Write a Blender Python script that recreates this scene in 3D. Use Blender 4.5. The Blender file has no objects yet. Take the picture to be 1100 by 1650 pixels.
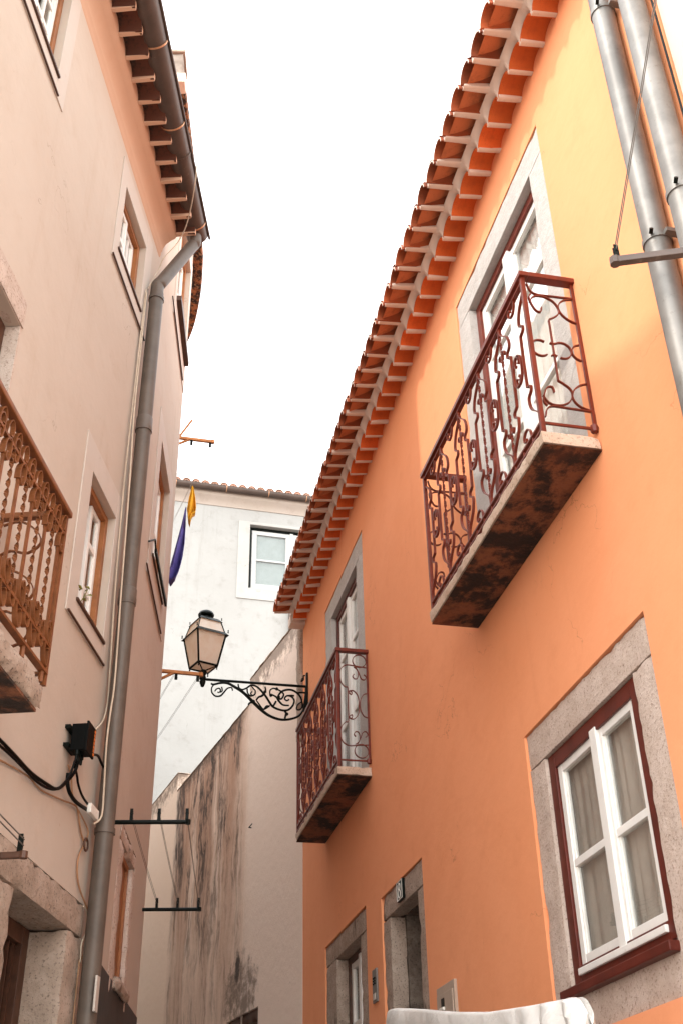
import bpy, bmesh, math, random
from mathutils import Vector, Matrix, noise
random.seed(7)
SC = bpy.context.scene
COL = SC.collection
R_ = math.radians

# ------------------------------------------------------------------ camera
CAM_Z = 1.6
def make_camera():
    p, r = R_(32.75067821), R_(-1.18789928)
    fwd = Vector((0, math.cos(p), math.sin(p))); up = Vector((0, -math.sin(p), math.cos(p))); rt = Vector((1, 0, 0))
    R = math.cos(r)*rt + math.sin(r)*up
    U = -math.sin(r)*rt + math.cos(r)*up
    cd = bpy.data.cameras.new('camera'); co = bpy.data.objects.new('camera', cd); COL.objects.link(co)
    cd.sensor_fit = 'VERTICAL'; cd.sensor_height = 36; cd.sensor_width = 24; cd.lens = 39.5006
    cd.clip_start = 0.05; cd.clip_end = 500
    m = Matrix((R, U, -fwd)).transposed().to_4x4(); m.translation = (0, 0, CAM_Z)
    co.matrix_world = m
    SC.camera = co
make_camera()

# ------------------------------------------------------------------ light
SUN_AZ = (-0.86, -0.51)      # horizontal direction towards the sun
SUN_EL = R_(46)
world = bpy.data.worlds.new('World'); SC.world = world; world.use_nodes = True
wn = world.node_tree; wn.nodes.clear()
sky = wn.nodes.new('ShaderNodeTexSky'); sky.sky_type = 'NISHITA'; sky.sun_disc = False
sky.sun_elevation = SUN_EL; sky.sun_rotation = math.atan2(SUN_AZ[0], SUN_AZ[1])
sky.air_density = 3.0; sky.dust_density = 0.0; sky.ozone_density = 1.0
hs = wn.nodes.new('ShaderNodeHueSaturation'); hs.inputs['Saturation'].default_value = 0.16
bg = wn.nodes.new('ShaderNodeBackground'); bg.inputs['Strength'].default_value = 0.15
wo = wn.nodes.new('ShaderNodeOutputWorld')
wn.links.new(sky.outputs[0], hs.inputs['Color']); wn.links.new(hs.outputs[0], bg.inputs[0]); wn.links.new(bg.outputs[0], wo.inputs[0])
sd = bpy.data.lights.new('sun', 'SUN'); so = bpy.data.objects.new('sun', sd); COL.objects.link(so)
sd.energy = 0.5; sd.angle = R_(1.5); sd.color = (1.0, 0.93, 0.84)
hn = math.hypot(*SUN_AZ)
sv = Vector((SUN_AZ[0]/hn*math.cos(SUN_EL), SUN_AZ[1]/hn*math.cos(SUN_EL), math.sin(SUN_EL)))
so.rotation_euler = sv.to_track_quat('Z', 'Y').to_euler(); so.location = sv*40
SC.view_settings.view_transform = 'Standard'; SC.view_settings.look = 'None'
SC.view_settings.gamma = 1.0; SC.view_settings.use_curve_mapping = False
SC.view_settings.exposure = 2.42
try:
    SC.cycles.use_denoising = True
    SC.cycles.max_bounces = 14; SC.cycles.diffuse_bounces = 10; SC.cycles.transparent_max_bounces = 16
    SC.cycles.sample_clamp_indirect = 6
except Exception: pass

# ------------------------------------------------------------------ materials
class Mat:
    def __init__(s, name):
        s.m = bpy.data.materials.new(name); s.m.use_nodes = True
        s.n = s.m.node_tree.nodes; s.l = s.m.node_tree.links
        s.b = s.n['Principled BSDF']; s.tc = s.n.new('ShaderNodeTexCoord')
    def new(s, t, **kw):
        n = s.n.new(t)
        for k, v in kw.items(): setattr(n, k, v)
        return n
    def link(s, a, b): s.l.new(a, b)
    def coord(s, scale=(1, 1, 1), loc=(0, 0, 0)):
        mp = s.new('ShaderNodeMapping'); mp.inputs['Scale'].default_value = scale; mp.inputs['Location'].default_value = loc
        s.link(s.tc.outputs['Object'], mp.inputs['Vector']); return mp.outputs[0]
    def noise(s, scale, detail=4, rough=.55, vec=None, dist=0):
        n = s.new('ShaderNodeTexNoise'); n.inputs['Scale'].default_value = scale; n.inputs['Detail'].default_value = detail
        n.inputs['Roughness'].default_value = rough; n.inputs['Distortion'].default_value = dist
        s.link(vec if vec is not None else s.coord(), n.inputs['Vector']); return n.outputs['Fac']
    def ramp(s, fac, lo, hi, a=0.0, b=1.0):
        n = s.new('ShaderNodeMapRange'); n.interpolation_type = 'SMOOTHSTEP'
        for i, v in enumerate((lo, hi, a, b)): n.inputs[1+i].default_value = v
        s.link(fac, n.inputs[0]); return n.outputs[0]
    def math(s, op, a, b=None):
        n = s.new('ShaderNodeMath', operation=op)
        for i, v in enumerate((a, b)):
            if v is None: continue
            if isinstance(v, (int, float)): n.inputs[i].default_value = v
            else: s.link(v, n.inputs[i])
        return n.outputs[0]
    def mix(s, fac, a, b):
        n = s.new('ShaderNodeMix', data_type='RGBA')
        if isinstance(fac, (int, float)): n.inputs[0].default_value = fac
        else: s.link(fac, n.inputs[0])
        for i, v in ((6, a), (7, b)):
            if isinstance(v, tuple): n.inputs[i].default_value = v if len(v) == 4 else (*v, 1)
            else: s.link(v, n.inputs[i])
        return n.outputs[2]
    def color(s, v):
        if isinstance(v, tuple): s.b.inputs['Base Color'].default_value = (*v, 1)
        else: s.link(v, s.b.inputs['Base Color'])
    def set(s, **kw):
        for k, v in kw.items(): s.b.inputs[k.replace('_', ' ')].default_value = v
    def bump(s, h, strength=.3, dist=.01, prev=None):
        n = s.new('ShaderNodeBump'); n.inputs['Strength'].default_value = strength; n.inputs['Distance'].default_value = dist
        s.link(h, n.inputs['Height'])
        if prev is not None: s.link(prev, n.inputs['Normal'])
        s.link(n.outputs[0], s.b.inputs['Normal']); return n.outputs[0]
    def xyz(s):
        n = s.new('ShaderNodeSeparateXYZ'); s.link(s.tc.outputs['Object'], n.inputs[0]); return n.outputs

def plaster(name, base, alt, dirt, amount=.35, rough=.9, bump=.25, streak=.25):
    M = Mat(name)
    big = M.noise(.55, 5, .6, dist=.4); mid = M.noise(3.5, 5, .65)
    c = M.mix(M.ramp(big, .35, .68), base, alt)
    c = M.mix(M.math('MULTIPLY', M.ramp(mid, .5, .75), amount*.5), c, dirt)
    st = M.noise(1.0, 5, .7, M.coord((3.2, 3.2, .22)))
    c = M.mix(M.math('MULTIPLY', M.ramp(st, .55, .8), streak), c, dirt)
    vo = M.new('ShaderNodeTexVoronoi', feature='DISTANCE_TO_EDGE'); vo.inputs['Scale'].default_value = .9
    wv = M.new('ShaderNodeVectorMath', operation='ADD'); cn = M.new('ShaderNodeTexNoise'); cn.inputs['Scale'].default_value = 3; cn.inputs['Detail'].default_value = 6
    M.link(M.tc.outputs['Object'], wv.inputs[0]); M.link(M.tc.outputs['Object'], cn.inputs['Vector']); M.link(cn.outputs['Color'], wv.inputs[1]); M.link(wv.outputs[0], vo.inputs['Vector'])
    ck = M.math('MULTIPLY', M.ramp(vo.outputs['Distance'], .0045, .001), M.ramp(M.noise(1.1, 3, .5), .54, .62))
    c = M.mix(M.math('MULTIPLY', ck, .45), c, tuple(q*.45 for q in dirt))
    sp = M.noise(26, 2, .5)
    c = M.mix(M.math('MULTIPLY', M.ramp(sp, .735, .76), .5), c, dirt)
    M.color(c); M.set(Roughness=rough); M.set(**{'Specular_IOR_Level': .25})
    n = M.bump(M.noise(90, 4, .6), bump*.35, .004)
    M.bump(M.noise(6, 4, .55), bump, .02, n)
    return M.m

def stone(name, a, b, dark, pit=.55, blotch=.4):
    M = Mat(name)
    n1 = M.noise(7, 5, .65); n2 = M.noise(62, 3, .75); n3 = M.noise(2.2, 4, .6, dist=.6)
    c = M.mix(M.ramp(n1, .38, .66), a, b)
    c = M.mix(M.math('MULTIPLY', M.ramp(n2, .53, .70), pit), c, dark)
    c = M.mix(M.math('MULTIPLY', M.ramp(n3, .56, .74), blotch), c, dark)
    M.color(c); M.set(Roughness=.92); M.set(**{'Specular_IOR_Level': .2})
    k = M.bump(n2, .7, .006); M.bump(M.noise(18, 4, .6), .6, .012, k)
    return M.m

def paint(name, col, var=.25, rough=.45, dirt=(.05, .03, .02), metal=0.0, wear=.3, scale=9, spec=.35):
    M = Mat(name)
    n = M.noise(scale, 5, .65); w = M.noise(scale*5, 4, .7)
    dark = tuple(x*(1-var) for x in col)
    c = M.mix(M.ramp(n, .35, .7), col, dark)
    c = M.mix(M.math('MULTIPLY', M.ramp(w, .60, .72), wear), c, dirt)
    M.color(c); M.set(Roughness=rough, Metallic=metal); M.set(**{'Specular_IOR_Level': spec})
    M.bump(w, .15, .002)
    return M.m

def tile_mat(name, a, b, dirt, wear):
    M = Mat(name)
    oi = M.new('ShaderNodeObjectInfo')
    c = M.mix(oi.outputs['Random'], a, b); hv = M.new('ShaderNodeHueSaturation'); M.link(M.ramp(oi.outputs['Random'], 0, 1, .72, 1.2), hv.inputs['Value']); M.link(c, hv.inputs['Color']); c = hv.outputs[0]
    n = M.noise(9, 5, .7); c = M.mix(M.math('MULTIPLY', M.ramp(n, .5, .7), wear), c, dirt)
    s_ = M.noise(60, 3, .6); c = M.mix(M.math('MULTIPLY', M.ramp(s_, .6, .7), .35), c, dirt)
    M.color(c); M.set(Roughness=.9); M.bump(M.noise(45, 4, .6), .35, .004)
    return M.m

m_orange = plaster('orange_limewash', (.800, .326, .160), (.770, .302, .140), (.64, .225, .09), .45, .92, .26, .30)
m_pinkwall = plaster('pale_pink_plaster', (.50, .42, .355), (.47, .385, .318), (.38, .27, .195), .5, .93, .28, .35)
m_pinkneigh = plaster('faded_pink_plaster', (.66, .48, .385), (.62, .44, .34), (.52, .35, .26), .5)
m_cornice = plaster('cornice_render', (.56, .36, .255), (.52, .325, .225), (.5, .3, .2), .5)
m_band = plaster('pale_window_band', (.52, .455, .405), (.50, .43, .375), (.40, .31, .245), .4, .9, .2, .15)
m_parapet = plaster('weathered_parapet_render', (.30, .255, .22), (.22, .17, .135), (.08, .05, .035), 1.0, .9, .4, .9)
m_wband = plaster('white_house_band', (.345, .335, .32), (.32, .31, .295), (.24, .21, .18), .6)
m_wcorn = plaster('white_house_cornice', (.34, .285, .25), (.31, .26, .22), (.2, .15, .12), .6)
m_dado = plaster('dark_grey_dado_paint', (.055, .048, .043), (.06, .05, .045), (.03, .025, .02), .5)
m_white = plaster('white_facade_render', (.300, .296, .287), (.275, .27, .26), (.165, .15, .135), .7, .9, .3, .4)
m_mortar = plaster('limewashed_mortar', (.66, .53, .45), (.60, .47, .39), (.55, .40, .30), .4, .92, .5, .15)
m_stone = stone('limestone_surround', (.47, .37, .31), (.55, .445, .385), (.15, .09, .065), .75, .30)
m_stonep = stone('clean_limestone', (.44, .41, .385), (.49, .46, .435), (.25, .20, .17), .30, .15)
m_stoned = stone('weathered_stone', (.33, .25, .20), (.41, .32, .26), (.05, .034, .026), .85, .95)
m_stonedoor = stone('rough_door_stone', (.31, .235, .185), (.40, .31, .25), (.075, .05, .036), .75, .70)
m_porchshade = stone('shade_toned_porch_plaster', (.12, .09, .072), (.20, .155, .125), (.02, .015, .012), .7, 1.0)  # dark tone puts the doorway's recess shade into the colour
m_slabface = stone('balcony_slab_edge', (.48, .35, .265), (.55, .425, .335), (.15, .09, .06), .7, .6)
m_red = paint('oxide_red_paint', (.150, .022, .010), .35, .40, (.05, .012, .008), 0, .35, 14)
m_redwood = paint('red_wood_paint', (.105, .014, .007), .35, .45, (.035, .010, .006), 0, .3, 7)
m_whitep = paint('white_window_paint', (.76, .735, .70), .08, .38, (.42, .36, .30), 0, .22, 5)
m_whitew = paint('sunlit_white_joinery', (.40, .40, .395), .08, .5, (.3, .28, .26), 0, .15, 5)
m_blind = paint('grey_blue_blind', (.235, .26, .262), .1, .8, (.2, .22, .22), 0, .1, 5)
m_ochre = paint('ochre_wood_paint', (.31, .115, .038), .3, .5, (.2, .08, .03), 0, .35, 8)
m_brown = paint('brown_wood_paint', (.075, .030, .016), .35, .5, (.05, .02, .012), 0, .35, 10)
m_orail = paint('brown_iron_paint', (.195, .064, .021), .35, .42, (.10, .035, .015), 0, .3, 12)
m_black = paint('black_iron_paint', (.0045, .0065, .005), .4, .38, (.025, .018, .012), 0, .25, 20, .10)
m_blackp = paint('black_plastic', (.0022, .0026, .0026), .2, .5, (.008, .007, .006), 0, .2, 20, .08)
m_cable = paint('black_cable_sheath', (.003, .0028, .0028), .2, .5, (.008, .007, .006), 0, .2, 20, .10)
m_cream = paint('cream_cable_sheath', (.52, .42, .32), .2, .55, (.25, .17, .11), 0, .3, 10)
m_tan = paint('aged_thin_cable', (.36, .19, .10), .3, .6, (.12, .07, .04), 0, .3, 10)
m_zinc = paint('galvanised_zinc', (.20, .185, .17), .32, .50, (.10, .078, .06), .35, .5, 4)
m_pipe = paint('grey_painted_pipe', (.112, .085, .068), .25, .5, (.07, .05, .04), .1, .3, 6)
m_gutter = paint('brown_grey_gutter', (.088, .062, .052), .25, .48, (.19, .15, .12), .1, .35, 5)
m_clip = paint('gutter_clip_copper', (.62, .34, .20), .2, .4, (.2, .1, .05), .5, .2, 10)
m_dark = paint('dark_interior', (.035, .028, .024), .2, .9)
m_tile = tile_mat('terracotta_tile', (.66, .135, .022), (.56, .105, .018), (.30, .06, .015), .35)
m_tile2 = tile_mat('terracotta_tile_aged', (.27, .060, .018), (.34, .075, .021), (.11, .03, .014), .55)
m_tileold = tile_mat('sooty_old_tile', (.12, .032, .014), (.060, .019, .010), (.010, .006, .004), 1.0)
m_tilepink = tile_mat('faded_pink_tile', (.58, .33, .24), (.50, .28, .20), (.3, .18, .13), .4)
m_roof = tile_mat('roof_field_terracotta', (.45, .14, .06), (.42, .13, .05), (.2, .07, .03), .5)
m_meter = paint('beige_meter_box_paint', (.42, .32, .25), .12, .5, (.25, .17, .12), 0, .15, 6)
m_wood = paint('bare_orange_wood', (.50, .20, .065), .3, .6, (.2, .09, .04), 0, .3, 10)
m_line = paint('washing_line_cord', (.10, .085, .075), .2, .6)
m_lineg = paint('pale_washing_line', (.45, .45, .44), .2, .6)
m_yellow = paint('yellow_cotton', (.72, .37, .012), .2, .85, (.5, .24, .01), 0, .1, 12)
m_blue = paint('violet_blue_cotton', (.105, .085, .33), .25, .8, (.07, .06, .24), 0, .1, 12)
m_curtain = paint('sheer_curtain', (.46, .40, .355), .2, .9, (.28, .23, .2), 0, .1, 5)
m_lace = paint('white_lace_curtain', (.74, .72, .70), .1, .9, (.6, .55, .52), 0, .1, 5)
m_leaf = paint('weed_leaf', (.15, .15, .02), .3, .6, (.2, .12, .02), 0, .2, 20)
m_print = paint('orange_print', (.62, .14, .015), .1, .6)
m_num = paint('numeral_white', (.72, .68, .62), .1, .5)
m_sticker = paint('grey_sticker', (.50, .44, .39), .1, .5)

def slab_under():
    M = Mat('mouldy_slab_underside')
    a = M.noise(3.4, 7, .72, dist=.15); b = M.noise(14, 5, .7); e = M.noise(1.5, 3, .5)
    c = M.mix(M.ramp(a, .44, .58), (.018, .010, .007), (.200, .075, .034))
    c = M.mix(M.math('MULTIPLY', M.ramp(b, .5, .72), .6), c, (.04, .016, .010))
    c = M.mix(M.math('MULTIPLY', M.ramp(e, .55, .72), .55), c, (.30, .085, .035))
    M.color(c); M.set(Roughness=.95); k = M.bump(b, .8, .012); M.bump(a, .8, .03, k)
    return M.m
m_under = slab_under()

def glass_mat(name, tint, ior=1.5, rough=.01):
    M = Mat(name); M.n.remove(M.b)
    out = M.n['Material Output']
    tr = M.new('ShaderNodeBsdfTransparent'); tr.inputs[0].default_value = (*tint, 1)
    gl = M.new('ShaderNodeBsdfGlossy'); gl.inputs['Roughness'].default_value = rough
    lw = M.new('ShaderNodeLayerWeight'); lw.inputs['Blend'].default_value = .5
    nz = M.noise(4, 2, .5); bp = M.new('ShaderNodeBump'); bp.inputs['Strength'].default_value = .05; bp.inputs['Distance'].default_value = .01
    M.link(nz, bp.inputs['Height']); M.link(bp.outputs[0], gl.inputs['Normal'])
    f0 = ((ior-1)/(ior+1))**2; fr = M.math('ADD', M.math('MULTIPLY', M.math('POWER', lw.outputs['Facing'], 4.0), 1-f0), f0)
    mx = M.new('ShaderNodeMixShader'); M.link(fr, mx.inputs[0]); M.link(tr.outputs[0], mx.inputs[1]); M.link(gl.outputs[0], mx.inputs[2])
    M.link(mx.outputs[0], out.inputs[0]); return M.m
m_glass = glass_mat('window_glass', (.95, .96, .95), 1.6)

def frosted():
    M = Mat('frosted_lantern_glass'); M.n.remove(M.b); out = M.n['Material Output']
    tl = M.new('ShaderNodeBsdfTranslucent'); df = M.new('ShaderNodeBsdfDiffuse'); gl = M.new('ShaderNodeBsdfGlossy')
    n = M.noise(6, 4, .6); c = M.mix(M.ramp(n, .4, .7), (.93, .80, .68), (.88, .70, .55))
    M.link(c, tl.inputs[0]); M.link(c, df.inputs[0]); gl.inputs['Roughness'].default_value = .15
    a = M.new('ShaderNodeMixShader'); a.inputs[0].default_value = .45; M.link(tl.outputs[0], a.inputs[1]); M.link(df.outputs[0], a.inputs[2])
    b = M.new('ShaderNodeMixShader'); b.inputs[0].default_value = .06; M.link(a.outputs[0], b.inputs[1]); M.link(gl.outputs[0], b.inputs[2])
    M.link(b.outputs[0], out.inputs[0]); return M.m
m_frost = frosted()

def stained_wall():
    M = Mat('rain_stained_plaster'); X = M.xyz(); x, z = X[0], X[2]
    big = M.noise(.8, 5, .6); c = M.mix(M.ramp(big, .35, .65), (.74, .585, .485), (.68, .515, .415))
    # repainted strip by the orange house is greyer
    clean = M.ramp(x, 2.45, 2.15)
    c = M.mix(clean, c, (.74, .605, .52))
    far = M.ramp(x, 6.3, 6.5)
    c = M.mix(M.math('MULTIPLY', far, .8), c, (.76, .60, .49))
    wob = M.noise(1.6, 4, .6)
    xw = M.math('ADD', x, M.math('MULTIPLY', M.math('SUBTRACT', wob, .5), .9))
    zone = M.math('MULTIPLY', M.ramp(xw, 1.95, 3.15), M.ramp(xw, 6.45, 6.1))
    top = M.ramp(z, 3.6, 7.8, .35, 1.0)
    wx = M.noise(1.3, 3, .6); warp = M.new('ShaderNodeVectorMath', operation='ADD'); sc = M.new('ShaderNodeCombineXYZ')
    M.link(M.math('MULTIPLY', M.math('SUBTRACT', wx, .5), .5), sc.inputs[0]); M.link(M.tc.outputs['Object'], warp.inputs[0]); M.link(sc.outputs[0], warp.inputs[1])
    def wn_(scale, loc=(0, 0, 0), detail=6, rough=.68):
        mp = M.new('ShaderNodeMapping'); mp.inputs['Scale'].default_value = scale; mp.inputs['Location'].default_value = loc; M.link(warp.outputs[0], mp.inputs['Vector'])
        return M.noise(1, detail, rough, mp.outputs[0])
    s1 = wn_((1.5, 1, .18)); s2 = wn_((6.5, 1, .22), (3, 0, 1), 5, .72); s3 = wn_((2.3, 1, .62), (7, 0, 2), 7, .74); s4 = wn_((1.2, 1, .9), (1, 0, 5), 6, .7)
    br = M.math('MULTIPLY', M.math('MULTIPLY', M.ramp(s1, .34, .56), zone), top)
    c = M.mix(M.math('MULTIPLY', br, .85), c, (.340, .170, .098))
    c = M.mix(M.math('MULTIPLY', M.math('MULTIPLY', M.math('MULTIPLY', M.ramp(s2, .46, .64), M.ramp(s4, .35, .60)), zone), top), c, (.13, .064, .040))
    c = M.mix(M.math('MULTIPLY', M.math('MULTIPLY', M.ramp(s2, .44, .34), zone), .45), c, (.60, .45, .36))
    blk = M.math('MULTIPLY', M.math('MULTIPLY', M.ramp(s3, .49, .59), M.ramp(s4, .36, .54)), zone)
    c = M.mix(M.math('MULTIPLY', blk, M.ramp(z, 4.2, 7.4, .40, .97)), c, (.030, .018, .014))
    rim = M.math('MULTIPLY', M.math('MULTIPLY', M.ramp(xw, 5.55, 6.0), M.ramp(xw, 6.5, 6.2)), M.ramp(s3, .40, .58))
    c = M.mix(M.math('MULTIPLY', M.math('MULTIPLY', rim, M.ramp(z, 5.2, 7.4)), .85), c, (.045, .026, .02))
    # black crust hanging from the copings
    n4 = M.noise(9, 5, .75); zz = M.math('ADD', z, M.math('MULTIPLY', M.math('SUBTRACT', n4, .5), 1.1))
    crust = M.math('MULTIPLY', M.ramp(zz, 7.95, 8.35), zone)
    c = M.mix(M.math('MULTIPLY', crust, .9), c, (.045, .028, .02))
    zc = M.math('ADD', z, M.math('MULTIPLY', M.math('SUBTRACT', M.noise(6, 5, .75), .5), 1.3))
    crust2 = M.math('MULTIPLY', M.ramp(zc, 8.25, 8.62), M.math('SUBTRACT', 1.0, zone))
    c = M.mix(M.math('MULTIPLY', crust2, .8), c, (.075, .045, .03))
    # damp hole and grey patch above the blocked doorway
    px = M.math('POWER', M.math('DIVIDE', M.math('SUBTRACT', x, 2.35), .75), 2); pz = M.math('POWER', M.math('DIVIDE', M.math('SUBTRACT', z, 4.25), .55), 2)
    dd = M.math('ADD', M.math('ADD', px, pz), M.math('MULTIPLY', M.math('SUBTRACT', M.noise(2.6, 7, .78), .5), 5.0))
    c = M.mix(M.math('MULTIPLY', M.math('MULTIPLY', M.ramp(dd, 1.0, .2), M.ramp(M.noise(5, 6, .75), .30, .55)), .85), c, (.15, .105, .080))
    px = M.math('POWER', M.math('DIVIDE', M.math('SUBTRACT', x, 2.5), .10), 2); pz = M.math('POWER', M.math('DIVIDE', M.math('SUBTRACT', z, 4.62), .2), 2)
    c = M.mix(M.math('MULTIPLY', M.ramp(M.math('ADD', M.math('ADD', px, pz), M.math('MULTIPLY', M.math('SUBTRACT', M.noise(9, 5, .7), .5), 4.0)), 1.6, .3), .9), c, (.02, .014, .012))
    pit = M.noise(30, 2, .5); c = M.mix(M.math('MULTIPLY', M.ramp(pit, .73, .75), .7), c, (.08, .05, .04))
    M.color(c); M.set(Roughness=.94); k = M.bump(M.noise(60, 4, .6), .25, .005)
    k = M.bump(M.noise(7, 5, .6), .35, .02, k); M.bump(s2, .2, .012, k)
    return M.m
m_stain = stained_wall()
def crust_mat():
    M = Mat('lichen_crusted_tile'); n = M.noise(13, 6, .75); k = M.noise(34, 3, .6)
    c = M.mix(M.ramp(n, .44, .58), (.018, .009, .006), (.28, .105, .040)); c = M.mix(M.math('MULTIPLY', M.ramp(k, .58, .66), .6), c, (.40, .24, .14)); M.color(c); M.set(Roughness=.95); M.bump(n, .6, .02); return M.m
m_crust = crust_mat()

def tarp_mat():
    M = Mat('silver_tarpaulin'); n = M.noise(2.2, 5, .65, dist=.5); w = M.noise(160, 2, .5)
    M.color(M.mix(M.ramp(n, .35, .7), (.66, .64, .615), (.50, .48, .455))); M.set(Roughness=.42, Metallic=.25)
    k = M.bump(w, .12, .002); M.bump(M.noise(5, 5, .6, dist=1), .55, .03, k); return M.m
m_tarp = tarp_mat()
def ground_mat():
    M = Mat('worn_cobbles'); v = M.new('ShaderNodeTexVoronoi'); v.inputs['Scale'].default_value = 9
    M.link(M.coord(), v.inputs['Vector'])
    c = M.mix(M.ramp(v.outputs['Distance'], .25, .5), (.52, .49, .45), (.22, .20, .18)); M.color(c); M.set(Roughness=.8)
    M.bump(M.ramp(v.outputs['Distance'], .5, .2), .6, .03); return M.m
m_ground = ground_mat()

# ------------------------------------------------------------------ mesh helpers
class MB:
    """collects geometry in wall coordinates (s along the wall, o out of it, z up); sg flips s into local x"""
    def __init__(m, sg=1, k=1.0): m.v = []; m.f = []; m.sg = sg; m.k = k; m.st = []
    def add(m, vs, fs):
        k = len(m.v); m.st.append((k, len(m.f))); m.v += [(a[0]*m.sg*m.k, a[1]*m.k, a[2]*m.k) for a in vs]; m.f += [tuple(i+k for i in f) for f in fs]; return m
    def box(m, s0, s1, o0, o1, z0, z1):
        vs = [(s, o, z) for s in (s0, s1) for o in (o0, o1) for z in (z0, z1)]
        return m.add(vs, [(0, 1, 3, 2), (4, 6, 7, 5), (0, 4, 5, 1), (2, 3, 7, 6), (0, 2, 6, 4), (1, 5, 7, 3)])
    def quad(m, a, b, c, d): return m.add([a, b, c, d], [(0, 1, 2, 3)])
    def rough_box(m, s0, s1, o0, o1, z0, z1, step=.06, amp=.004, seed=0):
        """stone block: gridded box with an uneven skin and worn edges"""
        L = (s1-s0, o1-o0, z1-z0); n = [max(2, min(44, int(round(abs(l)/step)))) for l in L]; idx = {}; vs = []; fs = []
        def vert(i, j, k):
            if (i, j, k) not in idx:
                p = [s0+L[0]*i/n[0], o0+L[1]*j/n[1], z0+L[2]*k/n[2]]
                e = [(-1 if t == 0 else 1 if t == n[q] else 0) for q, t in enumerate((i, j, k))]
                ed = sum(1 for t in e if t)
                w = noise.noise(Vector((p[0]*9+seed, p[1]*9, p[2]*9)))*amp + noise.noise(Vector((p[0]*31, p[1]*31+seed, p[2]*31)))*amp*.6
                if ed >= 2: w -= amp*(.8+5.0*max(0, noise.noise(Vector((p[0]*17+seed, p[1]*17, p[2]*17)))-.18))
                for q in range(3):
                    if e[q]: p[q] += e[q]*w
                idx[(i, j, k)] = len(vs); vs.append(tuple(p))
            return idx[(i, j, k)]
        for ax in range(3):
            a, b = [q for q in range(3) if q != ax]
            for side in (0, n[ax]):
                for i in range(n[a]):
                    for j in range(n[b]):
                        c = []
                        for di, dj in ((0, 0), (1, 0), (1, 1), (0, 1)):
                            t = [0, 0, 0]; t[ax] = side; t[a] = i+di; t[b] = j+dj; c.append(vert(*t))
                        fs.append(tuple(c))
        return m.add(vs, fs)
    def tube(m, pts, r, n=8, cap=True, rr=None):
        pts = [Vector(p) for p in pts]; N = len(pts); rings = []; up = None; vs = []; fs = []
        for i, p in enumerate(pts):
            t = (pts[min(i+1, N-1)]-pts[max(i-1, 0)]).normalized()
            if up is None: up = t.orthogonal().normalized()
            up = (up-t*up.dot(t)); up = up.normalized() if up.length > 1e-6 else t.orthogonal().normalized()
            b = t.cross(up); R = rr[i] if rr else r
            for k in range(n):
                a = 2*math.pi*k/n; vs.append(tuple(p+(up*math.cos(a)+b*math.sin(a))*R))
        for i in range(N-1):
            for k in range(n): fs.append((i*n+k, i*n+(k+1) % n, (i+1)*n+(k+1) % n, (i+1)*n+k))
        if cap: fs += [tuple(range(n)), tuple((N-1)*n+k for k in range(n))]
        return m.add(vs, fs)
    def ribbon(m, pts, side, w, t):
        """flat bar bent along pts; width w along 'side', thickness t across"""
        pts = [Vector(p) for p in pts]; side = Vector(side).normalized(); N = len(pts); vs = []; fs = []
        for i, p in enumerate(pts):
            d = (pts[min(i+1, N-1)]-pts[max(i-1, 0)]).normalized(); nn = d.cross(side).normalized()
            for a, b in ((-1, -1), (1, -1), (1, 1), (-1, 1)): vs.append(tuple(p+side*(a*w/2)+nn*(b*t/2)))
        for i in range(N-1):
            for k in range(4): fs.append((i*4+k, i*4+(k+1) % 4, (i+1)*4+(k+1) % 4, (i+1)*4+k))
        fs += [(0, 1, 2, 3), tuple((N-1)*4+k for k in range(4))]
        return m.add(vs, fs)
    def twist(m, p0, p1, w, t, turns, n=None):
        p0, p1 = Vector(p0), Vector(p1); n = n or int(turns*8); vs = []; fs = []
        for i in range(n+1):
            p = p0.lerp(p1, i/n); a = math.pi*2*turns*i/n; u = Vector((math.cos(a), math.sin(a), 0)); q = Vector((-math.sin(a), math.cos(a), 0))
            for x, y in ((-1, -1), (1, -1), (1, 1), (-1, 1)): vs.append(tuple(p+u*(x*w/2)+q*(y*t/2)))
        for i in range(n):
            for k in range(4): fs.append((i*4+k, i*4+(k+1) % 4, (i+1)*4+(k+1) % 4, (i+1)*4+k))
        fs += [(0, 1, 2, 3), tuple(n*4+k for k in range(4))]
        return m.add(vs, fs)
    def lathe(m, c, prof, n=16):
        vs = [(c[0]+r*math.cos(2*math.pi*k/n), c[1]+r*math.sin(2*math.pi*k/n), c[2]+z) for r, z in prof for k in range(n)]; P = len(prof)
        fs = [(i*n+k, i*n+(k+1) % n, (i+1)*n+(k+1) % n, (i+1)*n+k) for i in range(P-1) for k in range(n)]
        fs += [tuple(range(n)), tuple((P-1)*n+k for k in range(n))]
        return m.add(vs, fs)
    def prism(m, outline, o0, o1):
        """outline = [(s, z)...] extruded from o0 to o1"""
        n = len(outline); vs = [(s, o0, z) for s, z in outline]+[(s, o1, z) for s, z in outline]
        fs = [tuple(range(n)), tuple(n+i for i in range(n))]+[(i, (i+1) % n, n+(i+1) % n, n+i) for i in range(n)]
        return m.add(vs, fs)
    def mesh(m, name, mat, bevel=0, smooth=False):
        me = bpy.data.meshes.new(name); me.from_pydata(m.v, [], m.f); me.update()
        bm = bmesh.new(); bm.from_mesh(me)
        bmesh.ops.recalc_face_normals(bm, faces=bm.faces)
        if bevel:
            es = [e for e in bm.edges if len(e.link_faces) == 2 and e.calc_face_angle(0) > .6]
            bmesh.ops.bevel(bm, geom=es, offset=bevel, segments=2, profile=.6, affect='EDGES', clamp_overlap=True)
        if smooth:
            for f in bm.faces: f.smooth = True
            for e in bm.edges:
                if len(e.link_faces) == 2 and e.calc_face_angle(0) > .7: e.smooth = False
        bm.to_mesh(me); bm.free(); me.materials.append(mat); return me
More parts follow.
